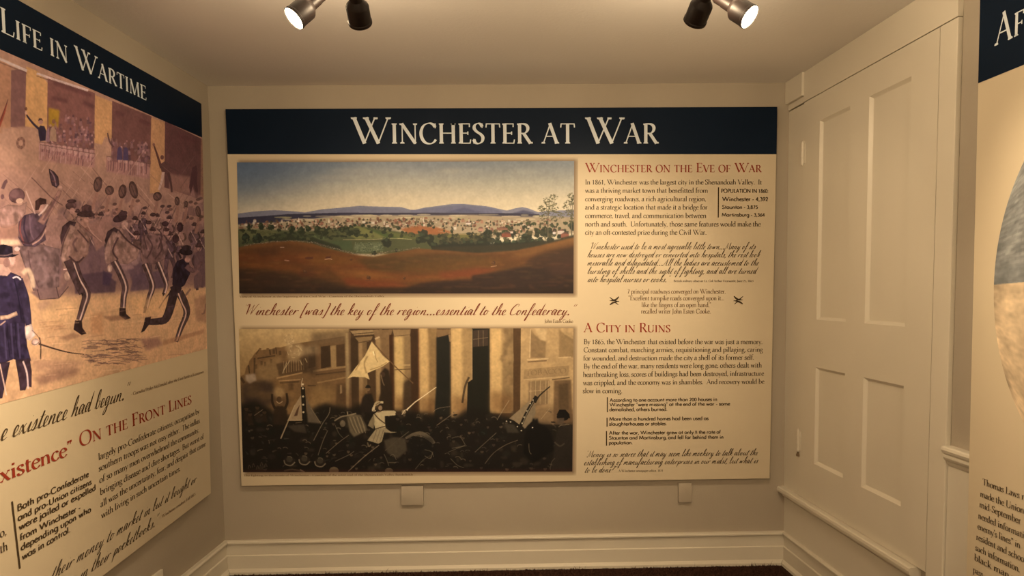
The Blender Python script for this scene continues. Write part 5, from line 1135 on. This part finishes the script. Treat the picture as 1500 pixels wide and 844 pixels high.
# ---------------------------------------------------------------- the room
REAR = -2.4                                       # the room goes on behind the camera
uE = (D-REAR)/math.cos(aL)
FL, FR = CL+DL*uE, CR+DR*uE
bm = bmesh.new(); wall_box(bm, WB, CL.x-.3, CR.x+.3, -.1, CEIL+.1, -.12, 0); struct(bm_obj('wall_back', bm, M['wall']))
bm = bmesh.new(); wall_box(bm, WL, 0, uE, -.1, CEIL+.1, -.12, 0); struct(bm_obj('wall_left', bm, M['wall']))
bm = bmesh.new(); wall_box(bm, WR, 0, uE, -.1, CEIL+.1, -.12, 0); struct(bm_obj('wall_right', bm, M['wall']))
bm = bmesh.new(); add_hexa(bm, [Vector(q) for q in ((FL.x-.2, REAR-.1, -.1), (FR.x+.2, REAR-.1, -.1), (FR.x+.2, REAR, -.1), (FL.x-.2, REAR, -.1), (FL.x-.2, REAR-.1, CEIL+.1), (FR.x+.2, REAR-.1, CEIL+.1), (FR.x+.2, REAR, CEIL+.1), (FL.x-.2, REAR, CEIL+.1))]); struct(bm_obj('wall_front', bm, M['wall']))
def slab(name, z0, z1, mat):
    bm = bmesh.new()
    q = [CL+NL*-.12, CR+NR*-.12, FR+NR*-.12, FL+NL*-.12]
    add_hexa(bm, [Vector((v.x, v.y, z)) for z in (z0, z1) for v in (q[3], q[2], q[1], q[0])])
    return struct(bm_obj(name, bm, mat))
slab('floor', -.1, 0, M['carpet'])
slab('ceiling', CEIL, CEIL+.1, M['ceiling'])

# baseboards: shoe, lower board, stepped upper board, rounded cap
BP = [(0, 0), (0, .034), (.014, .033), (.024, .022), (.026, .018), (.092, .018), (.096, .012), (.150, .012), (.152, .020), (.158, .025), (.164, .025), (.169, .018), (.170, 0)]
bm = bmesh.new(); wall_profile(bm, WB, BP, CL.x, CR.x, 1.0, -1.0); struct(bm_obj('baseboard_back', bm, M['trim']))
bm = bmesh.new(); wall_profile(bm, WL, BP, 0, uE, 1.0, 0); struct(bm_obj('baseboard_left', bm, M['trim']))
bm = bmesh.new(); wall_profile(bm, WR, BP, 0, 1.02, 1.0, 0); struct(bm_obj('baseboard_right', bm, M['trim']))

# ---------------------------------------------------------------- door in the right wall, raised above the floor
# casing and frieze
bm = bmesh.new()
wall_box(bm, WR, 0, .150, .40, 2.296, 0, .012, .002)
wall_box(bm, WR, 1.046, 1.126, 0, 2.298, 0, .019, .003)
struct(bm_obj('trim_1', bm, M['trim']))
bm = bmesh.new()
wall_box(bm, WR, 0, .160, 2.33, CEIL, 0, .032, .002)
wall_box(bm, WR, 0.160, 1.126, 2.300, CEIL, 0, .021, .002)
wall_box(bm, WR, 0, .160, 2.302, 2.33, 0, .016, .002)
struct(bm_obj('trim_2', bm, M['trim']))
# ledge under the door with its bed mould, and the apron below it
SILL = [(.352, 0), (.352, .014), (.358, .018), (.368, .020), (.374, .034), (.380, .046), (.392, .048), (.402, .046), (.406, .040), (.406, 0)]
bm = bmesh.new(); wall_profile(bm, WR, SILL, 0, 1.0); struct(bm_obj('trim_3', bm, M['trim']))
bm = bmesh.new(); wall_box(bm, WR, 0, 1.045, .165, .353, 0, .008); struct(bm_obj('trim_4', bm, M['trim']))
# four-panel door slab: one mesh of stiles, rails and sunk panels
def door_slab():
    bm = bmesh.new()
    us = [.157, .297, .530, .660, .905, 1.043]
    zs = [.408, .600, 1.055, 1.275, 2.180, 2.298]
    f0, f1, f2 = .017, .010, .005                 # stile face, field and groove depths
    for i in range(5):
        for j in range(5):
            a, b, c, d = us[i], us[i+1], zs[j], zs[j+1]
            if i in (1, 3) and j in (1, 3):
                lv = [(0, f0), (.002, f0-.002), (.010, f2+.002), (.013, f2)]
                rings = []
                for e, o in lv:
                    rings.append([bm.verts.new(WR(*q, o)) for q in ((a+e, c+e), (b-e, c+e), (b-e, d-e), (a+e, d-e))])
                for r0, r1 in zip(rings, rings[1:]):
                    for k in range(4):
                        bm.faces.new((r0[k], r0[(k+1) % 4], r1[(k+1) % 4], r1[k]))
                bm.faces.new(rings[-1])
            else:
                bm.faces.new([bm.verts.new(WR(*q, f0)) for q in ((a, c), (b, c), (b, d), (a, d))])
    a, b, c, d = us[0], us[-1], zs[0], zs[-1]
    for p, q in (((a, c), (b, c)), ((b, c), (b, d)), ((b, d), (a, d)), ((a, d), (a, c))):
        bm.faces.new([bm.verts.new(WR(*p, f0)), bm.verts.new(WR(*q, f0)), bm.verts.new(WR(*q, 0)), bm.verts.new(WR(*p, 0))])
    bmesh.ops.remove_doubles(bm, verts=bm.verts, dist=.0004)
    return bm
door = bm_obj('door_1', door_slab(), M['trim'])
struct(door)
def cyl(bm, p, axis, r, h, seg=20, r2=None, cap=True):
    """Frustum from p along axis."""
    axis = Vector(axis).normalized()
    x = axis.orthogonal().normalized(); y = axis.cross(x)
    r2 = r if r2 is None else r2
    A = [bm.verts.new(p+(x*math.cos(t)+y*math.sin(t))*r) for t in [2*math.pi*i/seg for i in range(seg)]]
    B = [bm.verts.new(p+axis*h+(x*math.cos(t)+y*math.sin(t))*r2) for t in [2*math.pi*i/seg for i in range(seg)]]
    for i in range(seg):
        bm.faces.new((A[i], A[(i+1) % seg], B[(i+1) % seg], B[i]))
    if cap:
        bm.faces.new(A[::-1]); bm.faces.new(B)
def hinge(z):
    bm = bmesh.new()
    wall_box(bm, WR, .132, .157, z-.045, z+.045, .012, .016, .001)
    wall_box(bm, WR, .157, .178, z-.045, z+.045, .017, .0195, .001)
    for k in range(3):
        cyl(bm, WR(.157, z-.048+k*.033, .021), UP, .0075, .031, 14)
    cyl(bm, WR(.157, z-.054, .021), UP, .005, .112, 12)
    return bm_obj('hinge', bm, M['trim'], door, 40)
hinge(2.058)
h = hinge(.678)
bm = bmesh.new(); cyl(bm, WR(.157, .610, .021), UP, .006, .012, 12); cyl(bm, WR(.157, .602, .021), UP, .009, .010, 12)
bm_obj('hinge_pin', bm, M['dull'], h, 40)

# chair rail and wainscot beyond the door
RAIL = [(.815, 0), (.815, .010), (.822, .015), (.832, .018), (.838, .026), (.846, .030), (.854, .030), (.858, .026), (.862, .034), (.872, .038), (.880, .036), (.884, .030), (.884, 0)]
bm = bmesh.new(); wall_profile(bm, WR, RAIL, 1.128, uE); struct(bm_obj('trim_5', bm, M['trim']))
bm = bmesh.new(); wall_box(bm, WR, 1.128, uE, 0, .818, 0, .010); struct(bm_obj('trim_6', bm, M['trim']))

# ragged carpet pile along the visible edge
rng = random.Random(2)
V, F = [], []
def tuft(x, y, h, w, lean):
    b = len(V); a = rng.uniform(0, 6.28)
    dx, dy = math.cos(a)*w, math.sin(a)*w; lx, ly = rng.uniform(-lean, lean), rng.uniform(-lean, lean)
    V.extend([(x-dx, y-dy, .0), (x+dx, y+dy, .0), (x+dx*.7+lx*.5, y+dy*.7+ly*.5, h*.6), (x-dx*.7+lx*.5, y-dy*.7+ly*.5, h*.6), (x+lx, y+ly, h)])
    F.extend([(b, b+1, b+2, b+3), (b+3, b+2, b+4)])
for _ in range(9000):
    tuft(rng.uniform(-1.36, 1.41), D-.037-abs(rng.gauss(0, .09)), rng.uniform(.004, .011), .0022, .006)
for cx in (1.37, 1.33, 1.27, .98, .4, -.1, -.55, -.9):
    for _ in range(7):
        tuft(cx+rng.gauss(0, .02), D-.042-rng.random()*.01, rng.uniform(.012, .024), .0016, .02)
pile = mesh_obj('carpet_pile', V, F, M['pile'])
pile['kind'] = 'stuff'; pile['label'] = 'ragged dark brown carpet pile along the white baseboard'; pile['category'] = 'carpet'

# ---------------------------------------------------------------- exhibit boards
TH = .030
def quad_board(name, W, quad, parent, mat=None):
    """Board with bevelled edge: quad of (u, z) corners, 30 mm thick, standing on the wall."""
    bm = bmesh.new()
    add_hexa(bm, [W(u, z, .0) for u, z in quad]+[W(u, z, TH) for u, z in quad], .0012)
    return bm_obj(name, bm, mat or M['paper'], parent)
def flat(name, W, quad, off, mat, parent):
    return mesh_obj(name, [W(u, z, off) for u, z in quad], [(0, 1, 2, 3)], mat, parent)
INKS = dict(white='white', red='red', ink='ink', brown='brown', redink='redink')
def lettering(W, table, parent, flip=False, names=None):
    """One mesh per block of writing."""
    blocks = {}
    for text, face, caps, u0, z0, u1, z1, cap, ink, part in table:
        steps = 6 if cap > .05 else (4 if cap > .018 else 3)
        V, F, w = layout_text(text, face, bool(caps), steps)
        bv, bf, _ = blocks.setdefault((part, ink), ([], [], ink))
        b = len(bv)
        for x, y, lay in V:
            t = x/w
            bv.append(W(u0+(u1-u0)*t, z0+(z1-z0)*t+y*cap, TH+.0011+lay*.0001))
        bf.extend(tuple(b+i for i in f) for f in F)
    out = {}
    for (part, ink), (bv, bf, _) in blocks.items():
        o = mesh_obj(part.split('.')[0], bv, bf, M[INKS[ink]], parent)
        out[part] = o
    return out
def picture(name, W, canvas, uv, off, parent, light):
    """Lay a painted canvas on the board: uv(i, j) -> (along, up) for fractions i across, j down."""
    h, w = canvas.h, canvas.w
    I, J = np.meshgrid(np.linspace(0, 1, w+1), np.linspace(0, 1, h+1))
    U, Z = uv(I, J)
    o, d, n = [np.array(v) for v in (W.o, W.d, W.n)]
    P = o+U[..., None]*d+Z[..., None]*np.array([0, 0, 1.])+off*n
    me = bpy.data.meshes.new(name)
    nv = (h+1)*(w+1)
    me.vertices.add(nv); me.vertices.foreach_set('co', P.reshape(-1).astype(np.float32))
    k = np.arange(h)[:, None]*(w+1)+np.arange(w)[None, :]
    q = np.stack([k, k+w+1, k+w+2, k+1], -1).reshape(-1)
    if W is WL:
        q = q.reshape(-1, 4)[:, ::-1].reshape(-1)
    me.loops.add(len(q)); me.loops.foreach_set('vertex_index', q.astype(np.int32))
    me.polygons.add(h*w); me.polygons.foreach_set('loop_start', np.arange(0, len(q), 4, dtype=np.int32))
    me.update(calc_edges=True)
    c = lin(np.clip(canvas.a, 0, 1)*255)/np.array(light, np.float32)
    c = np.clip(c, .002, .9).reshape(-1, 3)
    rgba = np.ones((h*w, 4, 4), np.float32); rgba[:, :, :3] = c[:, None, :]
    at = me.color_attributes.new('paint', 'FLOAT_COLOR', 'CORNER')
    at.data.foreach_set('color', rgba.reshape(-1))
    me.materials.append(M['print'])
    ob = bpy.data.objects.new(name, me); COL.objects.link(ob)
    ob.parent = parent; ob.matrix_parent_inverse = Matrix.Translation(parent.location).inverted()
    return ob
PAPER = (.58, .505, .375)
def drop_shadow(W, quad, m, parent, light):
    """The board's own printed design: a soft brown drop shadow painted round a picture (corners tl, tr, br, bl)."""
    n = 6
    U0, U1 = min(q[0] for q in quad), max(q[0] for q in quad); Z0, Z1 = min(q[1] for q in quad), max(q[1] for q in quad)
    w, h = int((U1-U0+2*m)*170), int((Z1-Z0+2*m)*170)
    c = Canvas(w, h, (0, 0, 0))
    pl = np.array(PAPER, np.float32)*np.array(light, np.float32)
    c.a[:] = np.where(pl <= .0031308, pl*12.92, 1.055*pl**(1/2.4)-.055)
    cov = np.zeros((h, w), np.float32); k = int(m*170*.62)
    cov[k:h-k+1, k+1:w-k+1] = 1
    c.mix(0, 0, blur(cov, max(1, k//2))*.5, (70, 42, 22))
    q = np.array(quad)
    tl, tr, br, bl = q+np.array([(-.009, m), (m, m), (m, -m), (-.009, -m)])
    return picture('drop_shadow_print', W, c, bilerp(tl, tr, br, bl), TH+.0007, parent, light)
def bilerp(tl, tr, br, bl):
    tl, tr, br, bl = [np.array(v) for v in (tl, tr, br, bl)]
    def f(I, J):
        P = (tl*(1-I[..., None])+tr*I[..., None])*(1-J[..., None])+(bl*(1-I[..., None])+br*I[..., None])*J[..., None]
        return P[..., 0], P[..., 1]
    return f
def bar(W, a, b, w, parent, mat):
    (u0, z0), (u1, z1) = a, b
    return mesh_obj('margin_rule', [W(u0-w, z0, TH+.0012), W(u0+w, z0, TH+.0012), W(u1+w, z1, TH+.0012), W(u1-w, z1, TH+.0012)], [(0, 1, 2, 3)], mat, parent)

# back board
b1 = thing('exhibit_board', 'cream exhibit board titled Winchester at War, flat on the back wall', 'exhibit board', WB(0, .47), 'exhibit boards around the room')
Q1 = [(-1.3091, .4585), (1.3660, .4535), (1.3807, 2.3155), (-1.3215, 2.3210)]
FRONTQ = Q1
quad_board('board', WB, FRONTQ, b1)
flat('header_band', WB, [(-1.3190, 2.1042), (1.3795, 2.0842), (1.3803, 2.3150), (-1.3211, 2.3205)], TH+.0006, M['navy'], b1)
lettering(WB, FRONT, b1)
picture('picture', WB, paint_valley(), bilerp((-1.2748, 2.0644), (.3753, 2.0585), (.3685, 1.4071), (-1.2858, 1.4253)), TH+.0010, b1, LIGHT_VALLEY)
picture('picture', WB, paint_street(), bilerp((-1.2937, 1.2497), (.3676, 1.2332), (.3586, .5057), (-1.2989, .5283)), TH+.0010, b1, LIGHT_STREET)
drop_shadow(WB, [(-1.2748, 2.0644), (.3753, 2.0585), (.3685, 1.4071), (-1.2858, 1.4253)], .020, b1, LIGHT_VALLEY)
drop_shadow(WB, [(-1.2937, 1.2497), (.3676, 1.2332), (.3586, .5057), (-1.2989, .5283)], .020, b1, LIGHT_STREET)
for a, b in (((1.0915, 1.925), (1.0915, 1.776)), ((.537, .883), (.537, .807)), ((.535, .779), (.535, .733)), ((.532, .711), (.532, .636))):
    bar(WB, a, b, .0028, b1, M['ink'])
def ornament(cx, cz, s, mirror):
    """Four crossing pen flourishes."""
    bv, bf = [], []
    for pts, w in (([(-.5, .42), (-.1, .1), (.5, -.08)], .10), ([(.48, .45), (.1, .12), (-.5, .02)], .16), ([(-.48, -.4), (-.1, -.16), (.5, -.02)], .16), ([(.42, -.42), (.15, -.2), (-.1, -.14)], .08)):
        v, f = ribbon(smooth(pts, 6), lambda dx, dy, t: w*(.25+.9*math.sin(math.pi*min(1, t+.05))))
        b = len(bv); bv += [WB(cx+mirror*x*s, cz+y*s, TH+.0012) for x, y in v]; bf += [tuple(b+i for i in t) for t in f]
    mesh_obj('flourish', bv, bf, M['ink'], b1)
ornament(.5733, 1.3674, .048, 1); ornament(1.1958, 1.3638, .048, -1)

# left board
b2 = thing('exhibit_board', 'cream exhibit board titled Life in Wartime, on the left wall', 'exhibit board', WL(1.4, .45), 'exhibit boards around the room')
quad_board('board', WL, [(.181, .470), (2.90, .290), (2.90, 2.318), (.129, 2.319)], b2)
flat('header_band', WL, [(.1345, 2.160), (2.899, 2.120), (2.899, 2.3175), (.1297, 2.3185)], TH+.0006, M['navy'], b2)
lettering(WL, LEFT, b2)
HM = [[-.004194702, .000156093, 1.294786065], [-.001853094, -.00197566, 2.28771553], [-.001288953, .000011585, 1.0]]
PU, PZ, PS = 1.68, 2.165, .0022                   # upper left corner of the picture and size of a paint cell
def rectify(x, y):
    """Sketch grid of the parade picture -> cells of its canvas."""
    w = HM[2][0]*x+HM[2][1]*y+1
    return ((PU-(HM[0][0]*x+HM[0][1]*y+HM[0][2])/w)/PS, (PZ-(HM[1][0]*x+HM[1][1]*y+HM[1][2])/w)/PS)
cp = paint_parade(rectify, 690, 484, PS)
picture('picture', WL, cp, bilerp((PU, 2.1375), (.134, 2.160), (.167, 1.165), (PU, 1.096)), TH+.0010, b2, LIGHT_PARADE)
bar(WL, (1.355, .815), (1.340, .604), .0035, b2, M['ink'])

# right board
b3 = thing('exhibit_board', 'cream exhibit board with navy header and oval picture, on the right wall past the door', 'exhibit board', WR(2.0, .45), 'exhibit boards around the room')
TH0, TH = TH, .045                                 # stands clear of the chair rail
bm = bmesh.new()
QR = [(1.266, .35), (3.3, .35), (3.3, 2.310), (1.248, 2.310)]
add_hexa(bm, [WR(u, z, .040) for u, z in QR]+[WR(u, z, TH) for u, z in QR], .0010)
bm_obj('board', bm, M['paper'], b3)
flat('header_band', WR, [(1.2510, 2.046), (3.299, 2.046), (3.299, 2.3095), (1.2485, 2.3095)], TH+.0006, M['navy'], b3)
lettering(WR, RIGHT, b3)
def paint_brick_house():
    """Grey photograph of an old brick building above pale snow-covered ground."""
    c = Canvas(240, 300, (150, 140, 116), 240, 300)
    R = random.Random(9)
    c.poly([(0, 0), (1, 0), (1, .47), (0, .50)], (112, 106, 88), 1)
    for j in range(46):
        for i in range(24):
            c.poly([(i/24+(j % 2)/48, j/92), (i/24+(j % 2)/48+.037, j/92), (i/24+(j % 2)/48+.037, j/92+.009), (i/24+(j % 2)/48, j/92+.009)], R.choice([(104, 98, 82), (120, 113, 95), (98, 92, 78), (128, 120, 100)]), .6)
    for x in (.12, .34, .60, .82):
        for y in (.06, .26):
            c.poly([(x, y), (x+.08, y), (x+.08, y+.13), (x, y+.13)], (74, 70, 60), .9); c.line([(x+.04, y), (x+.04, y+.13)], .006, (150, 142, 120), .8); c.line([(x, y+.06), (x+.08, y+.06)], .006, (150, 142, 120), .8)
    c.poly([(0, .44), (1, .42), (1, .47), (0, .5)], (92, 88, 74), .6, .01)
    c.poly([(0, .50), (.5, .475), (1, .47), (1, 1), (0, 1)], (172, 142, 98), 1, .004)
    c.noise(.05, .02); c.noise(.03, .006)
    return c
OVC, OVZ, OVA, OVB = 1.337+.42, 1.425, .42, .56      # centre and half axes of the oval
def oval_uv(I, J):
    x, y = 2*I-1, 1-2*J
    return OVC+OVA*x*np.sqrt(1-y*y/2), OVZ+OVB*y*np.sqrt(1-x*x/2)
picture('oval_picture', WR, paint_brick_house(), oval_uv, TH+.0010, b3, LIGHT_OVAL)
TH = TH0

# ---------------------------------------------------------------- wall plates
def plate(name, label, W, u0, u1, z0, z1, off):
    bm = bmesh.new(); wall_box(bm, W, u0, u1, z0, z1, 0, off, .003)
    t = bm_obj(name, bm, M['wall'], None, 30)
    t['label'] = label; t['category'] = 'wall cover'
    return t
plate('wall_box_cover', 'wide blank box cover painted like the wall, below the street battle picture', WB, -.511, -.399, .340, .4405, .017)
plate('wall_box_cover', 'narrow blank box cover painted like the wall, below the newspaper quote', WB, .9035, .9705, .332, .4325, .017)
bm = bmesh.new(); wall_box(bm, WL, .570, .640, .150, .268, 0, .012, .003)
t = bm_obj('outlet_plate', bm, M['trim'], None, 30); t['label'] = 'pale outlet plate low on the left wall above the baseboard'; t['category'] = 'outlet'

# ---------------------------------------------------------------- track lights
def rail(x0, x1, y, label):
    bm = bmesh.new()
    for a, b, c, d in ((-.018, .018, CEIL-.006, CEIL), (-.018, -.012, CEIL-.022, CEIL-.006), (.012, .018, CEIL-.022, CEIL-.006)):
        add_hexa(bm, [Vector(q) for q in ((x0, y+a, c), (x1, y+a, c), (x1, y+b, c), (x0, y+b, c), (x0, y+a, d), (x1, y+a, d), (x1, y+b, d), (x0, y+b, d))])
    o = bm_obj('light_track', bm, M['black'])
    o['label'] = label; o['category'] = 'light track'
    return o
RAILY = 1.80
rail(-1.15, 1.15, RAILY, 'black track on the ceiling that carries the four spotlights')
def spotlight(label, pos, aim, watts, cone, blend):
    """Gimbal spot: adapter on the track, stem, neck, shouldered can, lens."""
    pos, aim = Vector(pos), Vector(aim)
    ax = (aim-pos).normalized()
    top = Vector((pos.x-ax.x*.10, RAILY, CEIL-.020))
    t = thing('track_spotlight', label, 'spotlight', pos, 'spotlights hanging from the ceiling track')
    bm = bmesh.new()
    prof = [(-.066, .0175), (-.036, .0185), (-.022, .030), (-.017, .032), (.024, .032), (.026, .0335), (.033, .0335), (.034, .0315), (.029, .031)]
    x = ax.orthogonal().normalized(); y = ax.cross(x)
    rings = [[bm.verts.new(pos+ax*h+(x*math.cos(k*math.pi/16)+y*math.sin(k*math.pi/16))*r) for k in range(32)] for h, r in prof]
    for r0, r1 in zip(rings, rings[1:]):
        for k in range(32):
            bm.faces.new((r0[k], r0[(k+1) % 32], r1[(k+1) % 32], r1[k]))
    bm.faces.new(rings[0][::-1])
    can = bm_obj('lamp_can', bm, M['black'], t, 35)
    bm = bmesh.new()
    rings = [[bm.verts.new(pos+ax*(.030+.004*math.cos(r/.031*1.5))+(x*math.cos(k*math.pi/16)+y*math.sin(k*math.pi/16))*r) for k in range(32)] for r in (.0312, .022, .011)]
    for r0, r1 in zip(rings, rings[1:]):
        for k in range(32):
            bm.faces.new((r0[k], r0[(k+1) % 32], r1[(k+1) % 32], r1[k]))
    bm.faces.new(rings[-1])
    ln = bm_obj('lens', bm, M['lens'], t, 60); ln['label'] = 'glowing warm white lens'
    back = pos-ax*.066
    bm = bmesh.new()
    cyl(bm, back+ax*.004, -ax, .0165, .030, 20, .0165)
    elbow = back-ax*.026
    cyl(bm, elbow, top-elbow, .0085, (top-elbow).length, 14)
    bmesh.ops.create_uvsphere(bm, u_segments=14, v_segments=8, radius=.017, matrix=Matrix.Translation(elbow))
    bm_obj('stem', bm, M['black'], t, 40)
    bm = bmesh.new()
    c = top
    add_hexa(bm, [Vector((c.x+sx*.022, c.y+sy*.016, c.z+sz)) for sz in (-.020, .004) for sx, sy in ((-1, -1), (1, -1), (1, 1), (-1, 1))], .004)
    bm_obj('track_adapter', bm, M['black'], t)
    L = bpy.data.lights.new('spot_beam', 'SPOT')
    L.energy = watts; L.color = LAMP; L.spot_size = R2(cone); L.spot_blend = blend; L.shadow_soft_size = .026
    lo = bpy.data.objects.new('spot_beam', L); COL.objects.link(lo)
    lo.matrix_world = Matrix.Translation(pos+ax*.040) @ ax.to_track_quat('-Z', 'Y').to_matrix().to_4x4()
    P = bpy.data.lights.new('vent_spill', 'POINT')
    P.energy = SPILL; P.color = LAMP; P.shadow_soft_size = .012
    po = bpy.data.objects.new('vent_spill', P); COL.objects.link(po)
    po.location = pos-ax*.045+Vector((0, .036, .030))
    return t
for lab, s in zip(('black spotlight with its lit lens showing, turned to the left wall', 'black spotlight seen from behind, above the first W of the title', 'black spotlight seen from behind, above the R of the word War', 'black spotlight with its lit lens showing, turned to the door'), SPOTS):
    spotlight(lab, *s)

# unseen dome lamps, added on the ceiling behind the camera for soft fill
def dome(pos, watts):
    pos = Vector(pos)
    t = thing('fill_lamp', 'added white glass dome fill lamp on the ceiling behind the viewer', 'added fill lamp', pos, 'added fill lamps behind the viewer')
    bm = bmesh.new(); cyl(bm, Vector((pos.x, pos.y, CEIL-.03)), UP, .17, .03, 32, .16); bm_obj('fill_lamp_base', bm, M['trim'], t, 40)
    bm = bmesh.new()
    rings = [[bm.verts.new((pos.x+math.cos(k*math.pi/16)*r, pos.y+math.sin(k*math.pi/16)*r, z)) for k in range(32)] for r, z in ((.15, CEIL-.03), (.15, CEIL-.06), (.135, CEIL-.10), (.10, CEIL-.125), (.05, CEIL-.138))]
    for r0, r1 in zip(rings, rings[1:]):
        for k in range(32):
            bm.faces.new((r0[k], r0[(k+1) % 32], r1[(k+1) % 32], r1[k]))
    bm.faces.new(rings[-1])
    bm_obj('shade', bm, M['shade'], t, 50)  # glass shade of the added fill lamp
    L = bpy.data.lights.new('fill_bulb', 'POINT')
    L.energy = watts; L.color = LAMP; L.shadow_soft_size = .14
    o = bpy.data.objects.new('fill_bulb', L); COL.objects.link(o); o.location = (pos.x, pos.y, CEIL-.30)
for p, w in FILL_LAMPS:
    dome(p, w)
